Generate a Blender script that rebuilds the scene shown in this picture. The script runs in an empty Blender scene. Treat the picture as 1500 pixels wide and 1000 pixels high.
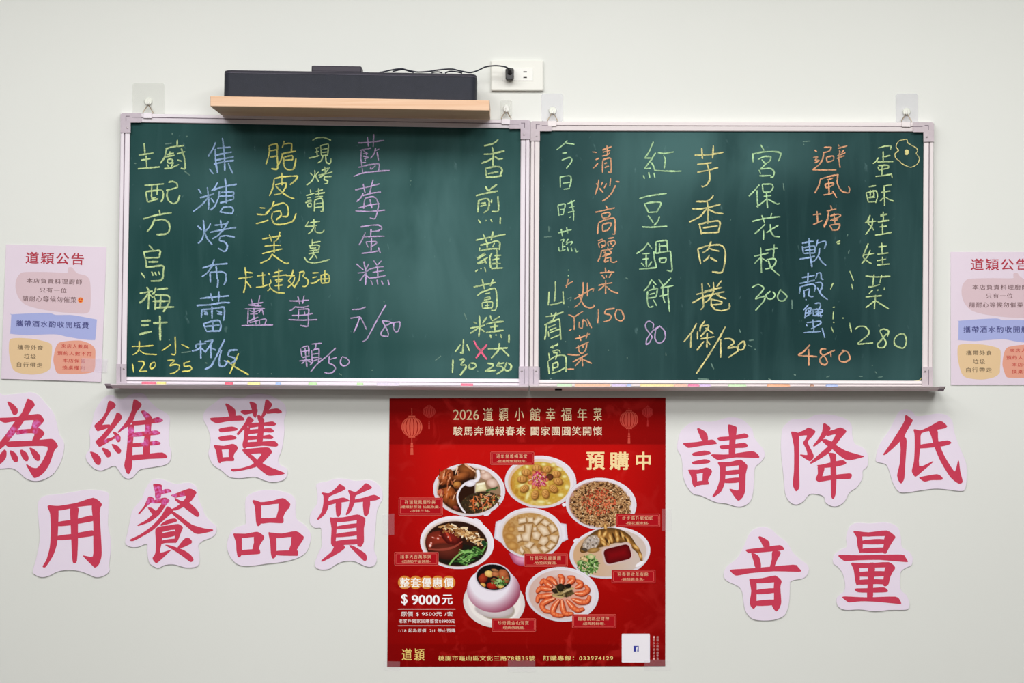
import bpy, math, random
import numpy as np
from mathutils import Vector
from mathutils.geometry import tessellate_polygon
random.seed(7); rng = np.random.default_rng(7)
scene = bpy.context.scene
COL = scene.collection

# ------------------------------------------------------------------ camera, sky, lamps, exposure
CAM_D = 3.2            # camera to wall, m
PPM = 660.0            # photo pixels per metre on the wall
ZC = 1.65              # camera height
cam = bpy.data.cameras.new('camera'); cam.sensor_width = 36.0
cam.lens = 36.0 * CAM_D / (1500.0 / PPM)
cam_o = bpy.data.objects.new('camera', cam); COL.objects.link(cam_o)
cam_o.location = (0, -CAM_D, ZC); cam_o.rotation_euler = (math.radians(90), 0, 0)
scene.camera = cam_o

world = bpy.data.worlds.new('room_light'); scene.world = world; world.use_nodes = True
bg = world.node_tree.nodes['Background']
bg.inputs['Color'].default_value = (0.93, 0.95, 0.93, 1); bg.inputs['Strength'].default_value = 0.10

def ceiling_lamp(x, y, w, h, power, col=(1.0, 0.99, 0.985)):
    l = bpy.data.lights.new('ceiling_lamp', 'AREA'); l.shape = 'RECTANGLE'
    l.size = w; l.size_y = h; l.energy = power; l.color = col
    o = bpy.data.objects.new('ceiling_lamp', l); COL.objects.link(o); o.location = (x, y, 2.96)
for lx in (-1.2, 0.05, 1.3):
    ceiling_lamp(lx, -1.35, 0.9, 0.8, 22.5)
    ceiling_lamp(lx, -3.1, 0.9, 1.0, 33)
    ceiling_lamp(lx, -5.0, 0.9, 1.0, 20)

scene.view_settings.view_transform = 'Standard'; scene.view_settings.look = 'None'
scene.view_settings.gamma = 1.0; scene.view_settings.exposure = 0.0
scene.view_settings.use_curve_mapping = False

# ------------------------------------------------------------------ helpers
def lin(c):
    return tuple((v/255/12.92 if v <= 10.31 else ((v/255+0.055)/1.055)**2.4) for v in c)
def P(px, py, d=0.0):
    """point of the place that stands d metres in front of the wall and shows at photo pixel (px, py)"""
    k = (CAM_D - d) / CAM_D / PPM
    return Vector(((px-750)*k, -d, ZC + (500-py)*k))

MATS = {}
def mat(name, rgb, rough=0.6, spec=0.3, metal=0.0, noise=None, bump=None):
    """noise = (scale, rgb2, contrast) mottles the colour; bump = (scale, strength)"""
    if name in MATS: return MATS[name]
    m = bpy.data.materials.new(name); m.use_nodes = True; nt = m.node_tree
    b = nt.nodes['Principled BSDF']
    b.inputs['Base Color'].default_value = (*lin(rgb), 1)
    b.inputs['Roughness'].default_value = rough; b.inputs['Metallic'].default_value = metal
    b.inputs['Specular IOR Level'].default_value = spec
    if noise or bump:
        tc = nt.nodes.new('ShaderNodeTexCoord')
    if noise:
        n = nt.nodes.new('ShaderNodeTexNoise'); n.inputs['Scale'].default_value = noise[0]; n.inputs['Detail'].default_value = 4
        nt.links.new(tc.outputs['Object'], n.inputs['Vector'])
        r = nt.nodes.new('ShaderNodeMapRange'); r.inputs['From Min'].default_value = 0.5-noise[2]; r.inputs['From Max'].default_value = 0.5+noise[2]
        nt.links.new(n.outputs['Fac'], r.inputs['Value'])
        mx = nt.nodes.new('ShaderNodeMix'); mx.data_type = 'RGBA'
        mx.inputs['A'].default_value = (*lin(rgb), 1); mx.inputs['B'].default_value = (*lin(noise[1]), 1)
        nt.links.new(r.outputs['Result'], mx.inputs['Factor']); nt.links.new(mx.outputs['Result'], b.inputs['Base Color'])
    if bump:
        n2 = nt.nodes.new('ShaderNodeTexNoise'); n2.inputs['Scale'].default_value = bump[0]; n2.inputs['Detail'].default_value = 3
        nt.links.new(tc.outputs['Object'], n2.inputs['Vector'])
        bp = nt.nodes.new('ShaderNodeBump'); bp.inputs['Strength'].default_value = bump[1]; bp.inputs['Distance'].default_value = 0.002
        nt.links.new(n2.outputs['Fac'], bp.inputs['Height']); nt.links.new(bp.outputs['Normal'], b.inputs['Normal'])
    MATS[name] = m; return m

ORIGIN = {}
def link(o, origin, parent=None):
    COL.objects.link(o)
    if parent is not None:
        o.parent = parent; o.location = origin - ORIGIN[parent.name]
    else:
        o.location = origin
    ORIGIN[o.name] = origin.copy(); return o
def tag(o, label=None, cat=None, group=None, kind=None):
    if label: o['label'] = label
    if cat: o['category'] = cat
    if group: o['group'] = group
    if kind: o['kind'] = kind
    return o
def thing(name, at, label, cat, group=None):
    o = bpy.data.objects.new(name, None); o.empty_display_size = 0.03
    link(o, Vector(at)); return tag(o, label, cat, group)
def part(name, verts, faces, m, parent=None, smooth=False, label=None):
    """one mesh object from world-space vertices; its origin is its parent's, or the centre of its base"""
    V = [Vector(v) for v in verts]
    if parent is not None: org = ORIGIN[parent.name]
    else:
        org = Vector((sum(v.x for v in V)/len(V), max(v.y for v in V), min(v.z for v in V)))
    me = bpy.data.meshes.new(name)
    me.from_pydata([tuple(v-org) for v in V], [], [list(f) for f in faces])
    if m is not None: me.materials.append(m)
    if smooth:
        for p in me.polygons: p.use_smooth = True
    me.update()
    o = link(bpy.data.objects.new(name, me), org.copy(), parent)
    if label: o['label'] = label
    return o
class MB:
    """collects pieces of one part"""
    def __init__(s): s.v = []; s.f = []
    def add(s, v, f):
        k = len(s.v); s.v += [Vector(x) for x in v]; s.f += [[i+k for i in q] for q in f]; return s
    def loft(s, rings, closed=True, caps=True):
        n = len(rings[0]); v = [p for r in rings for p in r]; f = []
        for a in range(len(rings)-1):
            for i in range(n if closed else n-1):
                j = (i+1) % n
                f.append([a*n+i, a*n+j, (a+1)*n+j, (a+1)*n+i])
        if caps and closed:
            f.append(list(range(n))[::-1]); f.append([(len(rings)-1)*n+i for i in range(n)])
        return s.add(v, f)
    def tube(s, pts, r, n=10, caps=True):
        pts = [Vector(p) for p in pts]; rings = []
        up = Vector((0, -1, 0)) 
        for i, p in enumerate(pts):
            t = (pts[min(i+1, len(pts)-1)] - pts[max(i-1, 0)]).normalized()
            a = t.cross(up)
            if a.length < 1e-4: a = t.cross(Vector((0, 0, 1)))
            a.normalize(); b = t.cross(a).normalized()
            rr = r[i] if isinstance(r, (list, tuple)) else r
            rings.append([p + a*rr*math.cos(2*math.pi*k/n) + b*rr*math.sin(2*math.pi*k/n) for k in range(n)])
        return s.loft(rings, True, caps)
    def prism(s, outline, d0, d1, bevel=0.0, xf=None):
        """slab in front of the wall: outline in photo px, back at depth d0, front at depth d1"""
        q = [xf(*p) for p in outline] if xf else outline
        if bevel:
            cx = sum(p[0] for p in q)/len(q); cy = sum(p[1] for p in q)/len(q)
            b = bevel*PPM
            inn = [(p[0]-max(-b, min(b, (p[0]-cx))), p[1]-max(-b, min(b, (p[1]-cy)))) for p in q]
            rings = [[P(x, y, d0) for x, y in q], [P(x, y, d1-bevel) for x, y in q], [P(x, y, d1) for x, y in inn]]
        else:
            rings = [[P(x, y, d0) for x, y in q], [P(x, y, d1) for x, y in q]]
        n = len(q); v = [p for r in rings for p in r]; f = []
        for a in range(len(rings)-1):
            for i in range(n):
                j = (i+1) % n; f.append([a*n+i, a*n+j, (a+1)*n+j, (a+1)*n+i])
        top = (len(rings)-1)*n
        for t in tessellate_polygon([[Vector((x, -y, 0)) for x, y in q]]):
            f.append([top+i for i in t]); f.append(list(t)[::-1])
        return s.add(v, f)
    def flat(s, outline, d):
        """printed shape: outline in photo px on the surface at depth d (number or function of px, py)"""
        v = [P(x, y, d(x, y) if callable(d) else d) for x, y in outline]
        f = [list(t) for t in tessellate_polygon([[Vector((x, -y, 0)) for x, y in outline]])]
        return s.add(v, f)
    def build(s, name, m, parent=None, smooth=False, label=None):
        return part(name, s.v, s.f, m, parent, smooth, label)

def pts(s): return [tuple(float(t) for t in p.split(',')) for p in s.split()]
def smooth_closed(q, n=4, k=0.42):
    out = []; L = len(q)
    for i in range(L):
        p0, p1, p2, p3 = q[i-1], q[i], q[(i+1) % L], q[(i+2) % L]
        for j in range(n):
            t = j/n; t2 = t*t; t3 = t2*t
            h = (2*t3-3*t2+1, t3-2*t2+t, -2*t3+3*t2, t3-t2)
            out.append(tuple(h[0]*p1[c] + h[1]*k*(p2[c]-p0[c]) + h[2]*p2[c] + h[3]*k*(p3[c]-p1[c]) for c in (0, 1)))
    return out
def smooth_open(q, step=1.3, k=0.36):
    if len(q) == 2: q = [q[0], ((q[0][0]+q[1][0])/2, (q[0][1]+q[1][1])/2), q[1]]
    out = []
    for i in range(len(q)-1):
        p0, p1, p2, p3 = q[max(i-1, 0)], q[i], q[i+1], q[min(i+2, len(q)-1)]
        n = max(2, int(math.dist(p1, p2)/step))
        for j in range(n):
            t = j/n; t2 = t*t; t3 = t2*t
            h = (2*t3-3*t2+1, t3-2*t2+t, -2*t3+3*t2, t3-t2)
            out.append(tuple(h[0]*p1[c] + h[1]*k*(p2[c]-p0[c]) + h[2]*p2[c] + h[3]*k*(p3[c]-p1[c]) for c in (0, 1)))
    out.append(q[-1]); return out
def ribbon(mb, q, w, d, ragged=0.14, taper=0.35):
    """hand-drawn stroke of width w px along q on the surface at depth d"""
    q = smooth_open(q); n = len(q); L = []; R = []
    ph = random.random()*6
    for i, p in enumerate(q):
        a = q[max(i-1, 0)]; b = q[min(i+1, n-1)]
        tx, ty = b[0]-a[0], b[1]-a[1]; l = math.hypot(tx, ty) or 1; nx, ny = -ty/l, tx/l
        e = min(i, n-1-i)
        ww = w/2*(1-taper*math.exp(-e*0.9))*(1+0.13*math.sin(ph+i*0.31))
        a_, b_ = ww*(1+random.uniform(-ragged, ragged)), ww*(1+random.uniform(-ragged, ragged))
        L.append((p[0]+nx*a_, p[1]+ny*a_)); R.append((p[0]-nx*b_, p[1]-ny*b_))
    fn = d if callable(d) else (lambda x, y: d)
    v = [P(x, y, fn(x, y)+4e-7*i) for i, (x, y) in enumerate(L)] + [P(x, y, fn(x, y)+4e-7*i) for i, (x, y) in enumerate(R)]
    mb.add(v, [[i, i+1, n+i+1, n+i] for i in range(n-1)])

_tmp = None
def text_shapes(body, bold=0.0, space=1.0):
    cu = bpy.data.curves.new('writing', 'FONT'); cu.body = body; cu.size = 1.0; cu.offset = bold
    cu.resolution_u = 3; cu.space_character = space
    o = bpy.data.objects.new('writing', cu); COL.objects.link(o)
    dg = bpy.context.evaluated_depsgraph_get()
    me = bpy.data.meshes.new_from_object(o.evaluated_get(dg))
    v = [(a.co.x, a.co.y) for a in me.vertices]; f = [list(p.vertices) for p in me.polygons]
    bpy.data.objects.remove(o); bpy.data.curves.remove(cu); bpy.data.meshes.remove(me)
    return v, f
def write(mb, body, x0, x1, y0, y1, d, bold=0.0, space=1.0, xf=None, shear=0.0):
    """printed line of writing filling the box x0..x1, y0..y1 (photo px)"""
    v, f = text_shapes(body, 0.0, space)
    if not v: return
    if bold:                                    # heavier weight: the same glyphs struck again beside themselves
        n = len(v); B = bold*0.62; v0, f0 = v, f; v, f = [], []
        for i, (dx, dy) in enumerate(((-B, -B*.6), (B, -B*.6), (-B, B*.6), (B, B*.6), (0, 0), (0, -B*.7), (0, B*.7), (B, 0), (-B, 0))):
            v += [(x+dx, y+dy) for x, y in v0]; f += [[j+i*n for j in q] for q in f0]
    ax = min(p[0] for p in v); bx = max(p[0] for p in v); ay = min(p[1] for p in v); by = max(p[1] for p in v)
    sx = (x1-x0)/(bx-ax or 1); sy = (y1-y0)/(by-ay or 1)
    q = [(x0+(p[0]-ax)*sx + shear*((p[1]-ay)*sy), y1-(p[1]-ay)*sy) for p in v]
    if xf: q = [xf(*p) for p in q]
    fn = d if callable(d) else (lambda x, y: d)
    m_ = len(q)//9 if bold else len(q)
    mb.add([P(x, y, fn(x, y)+0.000006*(i//m_)) for i, (x, y) in enumerate(q)], f)
# ---- chalk handwriting: (colour, stroke width in photo px, origin x, origin y, strokes in 1/7.1429 px)
LEFT_WRITING = [
 ('yellow-green chalk dish name', 'lime', [
  (2.9,190,190,"""150,140 160,245;95,265 250,242;172,270 178,385;118,318 218,302;85,408 315,388
   498,105 497,175;375,200 440,180 565,165;385,200 365,285 322,350;420,225 420,260;385,262 462,243;370,285 470,265;395,315 425,305 450,320 440,345 400,345 395,315;390,362 415,395;460,340 435,385;362,405 430,400 515,362;495,252 580,228;540,195 570,290 580,405 535,400;498,315 545,328
   155,582 250,575 358,565;170,650 185,755;170,645 330,630 352,670 345,725 325,755;230,585 228,705;290,580 287,680;225,715 275,710;190,755 300,720;405,550 450,540 495,560 500,600;380,632 440,620 505,600;398,635 390,690 410,745 460,772 500,750 525,680"""),
  (3.2,190,310,"""308,-20 322,40;140,75 280,35 440,10;265,70 230,150 180,212;262,95 340,80 400,105 420,165 405,215 360,235 280,238
   200,345 245,400;145,415 165,500 180,590;145,420 310,405 318,430 310,480;160,483 310,480;195,525 300,522;180,580 345,565 352,620 345,690 315,720 220,725;118,635 160,692;230,625 245,670;262,630 280,668;300,625 318,662"""),
  (3.3,190,420,"""178,0 200,60 192,235;105,68 240,45;190,70 150,130 100,170;205,75 245,115;275,5 258,55 235,78;285,30 330,20 400,15;250,95 270,150 265,240;262,85 390,90 415,115 410,170 350,262;325,95 318,215;240,150 410,148;262,220 330,215 465,210"""),
  (3.9,190,420,"""120,360 220,352;118,405 198,398;100,500 160,482 230,465;315,300 318,420 320,560;245,380 395,372"""),
 ]),
 ('bright yellow chalk prices', 'yellow', [
  (2.5,190,420,"""22,622 130,622 248,612;100,565 98,650 70,690 30,712;100,660 160,700 285,708
   475,520 478,700 432,702;335,668 385,635 430,602;540,600 622,640
   28,805 42,895;85,780 140,780 150,810 125,850 105,882 185,880;262,785 225,800 210,840 230,855 262,835 270,800 250,785
   395,770 470,768 440,800 420,825 480,810 520,825 510,865 465,900 420,908;570,790 572,830 630,828 650,855 620,878 545,885;572,798 635,775"""),
 ]),
 ('yellow chalk cross mark', 'yellow', [(2.8,190,420,"""1020,770 1090,830 1245,918;1140,695 1090,810 1045,912""")]),
 ('pale blue chalk dish name', 'blue', [
  (3.0,190,190,"""900,130 870,200 820,280;895,200 900,330 920,455;970,85 990,250 995,430;915,192 1055,182;905,265 1070,232;900,318 1090,280;880,360 1000,330 1090,322;832,408 875,462;1030,345 1055,410 1080,458
   715,618 750,668;922,550 885,610 855,640;812,600 825,720 825,835;735,712 820,690 885,668;820,710 750,790 665,855;850,715 885,765;998,510 1010,620 1010,770;875,635 940,605 1120,568;940,640 925,720 890,800 845,840;955,655 1085,650 1080,690;930,695 1080,690;1085,690 1090,720;945,765 1000,750 1090,725;975,815 945,860;970,815 1050,803 1085,835 1070,878;940,858 1070,878"""),
  (3.0,190,310,"""770,85 780,180 775,230 755,290 715,332;710,148 755,190;845,120 830,160 785,215;785,215 810,280 865,345
   950,85 960,170;890,142 1000,130 1035,100;1035,100 985,180 920,250 865,282;840,215 960,190 1115,165;945,260 1010,250 1100,265;945,262 940,300 990,315 1020,350 1015,395 985,415 925,380
   885,495 860,570 810,640 755,680;760,590 880,555 1025,542;840,640 845,740;840,635 960,628 1005,650 1005,720 985,765;905,570 915,690 925,720 918,795"""),
  (3.2,190,420,"""735,122 900,105 1040,95;845,65 865,145;932,45 930,155;700,195 850,185 960,165 1050,165;755,235 750,325;755,240 900,225 985,215 990,300 980,355;860,205 862,335;775,258 815,270;780,285 820,285;905,250 965,270;915,280 965,290;770,380 800,460;775,385 860,360 935,352 955,400 945,460;800,465 945,460;868,365 870,460;790,415 940,400"""),
  (3.3,190,420,"""740,560 745,750;695,600 800,592;650,670 700,660 745,630;750,640 795,690;695,605 690,640;780,575 875,555;870,560 835,620 790,685;850,590 850,745;865,640 905,665;995,545 940,660 890,760 850,830 785,862;960,660 935,760 940,825 985,830 1020,790 985,770;1130,660 1050,665 1025,720;1030,725 1090,740 1105,770 1060,800 1030,790"""),
 ]),
 ('golden yellow chalk dish name', 'gold', [
  (2.8,340,190,"""390,165 388,250 355,360;388,165 470,150 470,250 475,405 410,405;398,220 465,208;395,285 462,275
   545,115 525,190;530,150 620,145 618,230;515,255 600,235 670,222;530,255 510,320 470,385;548,285 630,270 635,315;545,318 635,312;540,285 540,360 560,405 600,418 645,405 670,300;655,370 650,410
   440,515 425,610 390,692;440,510 540,490 680,485 660,530 605,575;520,450 522,580;450,575 560,555 560,600 520,660 440,682;455,585 530,660 600,705 650,722
   290,815 345,820;258,882 350,885 410,815;250,982 320,965 380,945;440,745 410,820 350,875;425,800 480,780 540,765 580,800 590,860 575,905 525,905;430,860 500,850 515,890 460,945;420,870 415,930 440,980 490,992 570,980 640,950 672,872"""),
  (2.7,340,310,"""315,285 400,270 510,250;390,240 415,310;500,208 485,270 455,310;340,362 420,352 512,350;315,438 420,412 525,388;440,305 440,430;425,440 380,500 295,538;425,450 480,490 560,540 598,535
   135,580 145,680;145,630 215,640;65,700 140,690 215,680;145,690 140,770 120,850;150,730 200,795
   260,672 350,660;318,630 325,770;250,790 310,785 370,765;380,640 395,660;400,710 405,740 385,765;390,770 400,800 370,830;400,800 460,840 550,852;440,640 525,615;488,598 488,665;425,680 570,660;450,715 530,705;460,735 525,722;445,775 530,765;485,670 488,825
   640,605 620,680 590,720;585,720 620,750 660,800;655,680 640,740 580,795;565,668 655,668
   700,635 745,625 755,640 740,685;755,685 790,710 795,750 770,780 735,782;710,640 700,710 655,785
   840,640 905,638;840,690 890,680;820,745 860,745 920,705;970,610 970,745;930,665 935,745;925,665 1000,655 1020,700 1010,740;930,705 1010,700;935,748 1010,742"""),
 ]),
 ('pale green chalk note in brackets', 'lime', [
  (2.4,340,190,"""840,112 890,85 960,80 1035,110
   870,195 910,185;865,235 910,225;885,190 892,285;800,298 860,285 915,268;925,165 935,270;925,165 1005,150 1005,200 1000,265;940,205 1000,195;940,238 1000,230;935,270 1005,265;950,270 935,320 895,348;980,270 985,335 1010,355 1030,345 1035,300
   865,420 865,470 830,540 778,578;815,450 840,475;905,440 870,480;870,480 910,548
   970,385 975,460;935,425 1005,400;1020,395 960,470 910,500;905,475 980,460 1050,440;965,490 1040,490;970,490 965,520 1000,535 995,560 965,565
   820,625 822,660;775,688 860,665;785,715 825,708;780,745 830,735;765,762 835,745;785,780 800,810;785,780 825,765 830,795;800,808 835,798
   905,610 908,690;875,645 950,625;870,675 970,655;865,705 950,695;865,735 860,855;865,735 940,720 950,850 925,850;875,775 940,765;870,815 940,805"""),
  (2.4,340,310,"""800,100 765,155;815,115 920,100;855,75 862,165;765,155 860,150 890,140;855,165 830,205 795,232;870,165 870,205 900,220 945,215 965,190
   840,285 838,345;840,325 925,312;800,355 890,348 915,360 905,390;815,360 820,385;815,385 880,378;810,410 915,395;800,440 910,420;850,400 845,460 805,505;860,440 890,490;755,475 785,520 850,535 930,525 1020,498"""),
 ]),
 ('lilac chalk dish name and price', 'lilac', [
  (2.5,490,190,"""245,138 380,130 520,110;345,75 355,175;410,45 405,180
   265,215 385,190;285,220 275,300 290,385;300,215 340,250;300,250 345,245 330,265;300,275 355,290 310,300;320,310 325,325;290,345 330,340;250,392 300,385;430,190 415,250 375,300;425,220 470,200;445,230 460,320
   290,400 295,455;300,380 370,365 465,358 460,425;380,385 375,415;430,375 385,415;200,488 290,455 440,435 580,425
   215,630 340,600 470,565;300,565 320,660;405,520 385,590 370,665;300,665 275,710 232,752;295,690 380,665 485,650;325,710 310,760 305,825;325,715 400,700 440,725 460,790 445,870 420,930 370,920;370,725 390,820;250,818 360,790 470,772;218,848 360,855 530,840"""),
  (2.5,480,310,"""345,160 450,142 530,140 565,165 560,190;455,180 450,255;460,205 530,198 555,180;365,262 480,258 595,255;395,215 365,285 328,350;400,315 425,375;400,315 500,312 510,330 445,372;460,270 455,410;355,435 450,425 545,405;530,375 552,432
   300,545 375,610;378,520 400,640 395,765;430,545 395,610;315,640 390,632 440,600;390,650 335,725;405,665 440,700;482,510 515,560;562,512 520,560;440,600 520,580 585,575;470,635 590,615;520,570 525,690;430,695 520,685 605,668;450,715 470,765;515,710 525,762;560,720 580,762;630,712 645,770"""),
  (2.5,390,420,"""895,238 980,232 1042,210;880,328 985,312;980,312 950,400 915,478;985,315 1020,380 1050,448;1255,185 1180,310 1110,440 1055,540 1010,575
   1210,355 1260,358 1325,378;1215,360 1270,460 1275,515 1215,512 1200,485 1250,410 1330,370;1335,375 1330,430 1355,470 1385,455 1398,370 1335,375"""),
 ]),
 ('lilac chalk filling name and price', 'lilac', [
  (2.5,340,310,"""170,972 325,948;200,915 220,985;290,875 270,990"""),
  (2.4,190,420,"""1205,230 1300,228 1415,228;1240,235 1235,390;1245,190 1380,200;1255,250 1310,262 1360,240;1260,285 1340,280;1300,230 1300,350;1245,360 1345,315;1350,275 1380,230 1400,295;1255,375 1420,335 1415,390;1320,345 1320,400;1355,345 1360,395;1170,405 1340,402 1500,398"""),
  (2.5,390,420,"""240,145 350,148 448,138;330,100 350,180;398,88 380,175;305,205 275,235 242,252;300,210 380,215 448,198;340,245 335,335;335,240 440,232 440,300 435,410 355,402;400,255 405,300;270,300 400,295 485,278;232,342 380,348 535,342
   360,645 375,735;365,640 440,620 445,725;370,680 440,665;405,640 425,840;380,740 455,720;345,775 460,760;410,770 370,805;430,770 480,795;475,598 580,590;520,600 515,640 495,660;475,665 480,780;485,665 550,650 550,775;485,705 550,695;485,740 550,735;480,780 575,745;490,785 455,820;540,770 560,790
   728,638 640,720 540,800 465,888;660,720 655,800;660,760 735,738;655,800 700,815 725,850 700,890 655,905 610,895;790,735 775,790 800,825 840,820 870,785 840,745 795,730"""),
 ]),
 ('light green chalk dish name and prices', 'lime', [
  (3.1,590,190,"""850,168 930,150 975,125 998,100;848,255 930,252 1065,220;935,180 948,250 940,395;940,295 880,330 820,352;965,280 1000,305 1050,300;865,410 875,480;865,405 960,385 1020,390 1040,425 1020,475;890,460 1000,440;870,495 960,492 1040,480
   865,590 895,640;985,570 940,605 890,640;765,690 860,665 995,640;795,735 785,865;795,735 880,720 905,750 895,830 845,870;815,770 870,765;810,800 875,785;930,730 928,765;995,695 1000,845 930,855;790,940 815,980;865,945 875,955;920,935 935,965;1022,910 1018,985"""),
  (3.0,590,310,"""762,298 900,270 1075,235;840,232 880,320 885,380;945,205 925,300;810,350 900,330 980,305 1015,330 1010,400;805,375 800,410;800,410 900,390 1005,385;960,325 940,370
   860,430 775,490;775,500 870,445;780,540 890,480;785,545 860,525;850,490 875,540;980,390 990,455;935,430 910,480 920,590;960,460 1030,455;930,505 1010,490;930,545 1025,540;925,595 1050,588;980,450 985,590;760,628 785,605;815,590 820,600;855,580 870,630
   740,788 850,765 975,740;830,705 855,810;945,705 915,780;840,830 775,880;820,845 960,800 985,880 985,960;860,860 915,850"""),
  (2.6,590,430,"""850,50 910,30;860,60 850,75;910,30 915,55 850,65;985,50 985,120 965,175 925,172;830,95 835,155;830,95 935,85 935,150;835,155 935,148;860,125 910,120;885,100 885,145"""),
  (3.1,590,430,"""740,295 775,315;800,225 805,340 795,450;880,245 835,310;705,360 800,345 860,330;790,360 705,415;815,365 855,400;915,225 925,270;1015,235 965,270 930,285;870,320 950,300 1055,290;915,352 1000,335;960,295 965,395;870,405 960,395 1055,382;915,425 922,465;972,425 980,440;1022,425 1035,465"""),
  (3.2,590,430,"""1112,425 1110,515
   635,475 628,620 600,612;605,530 548,612;670,530 698,600
   890,578 980,575 1098,565;1012,515 1000,590 925,675;1040,580 1112,655
   525,690 520,828;590,690 635,685 640,700 610,745 655,745 660,775 600,852;700,735 695,780 730,785 765,760 755,730 710,725
   885,728 940,735 935,765 865,808 975,800;1010,715 985,755 1040,765 1045,800 980,842;1000,735 1065,722;1090,715 1065,780 1085,805 1125,795 1135,750 1100,725"""),
 ]),
 ('pink chalk cross', 'pink', [(3.6,590,430,"""745,490 770,545 830,620 880,688;882,530 830,590 765,675""")]),
]
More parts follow.
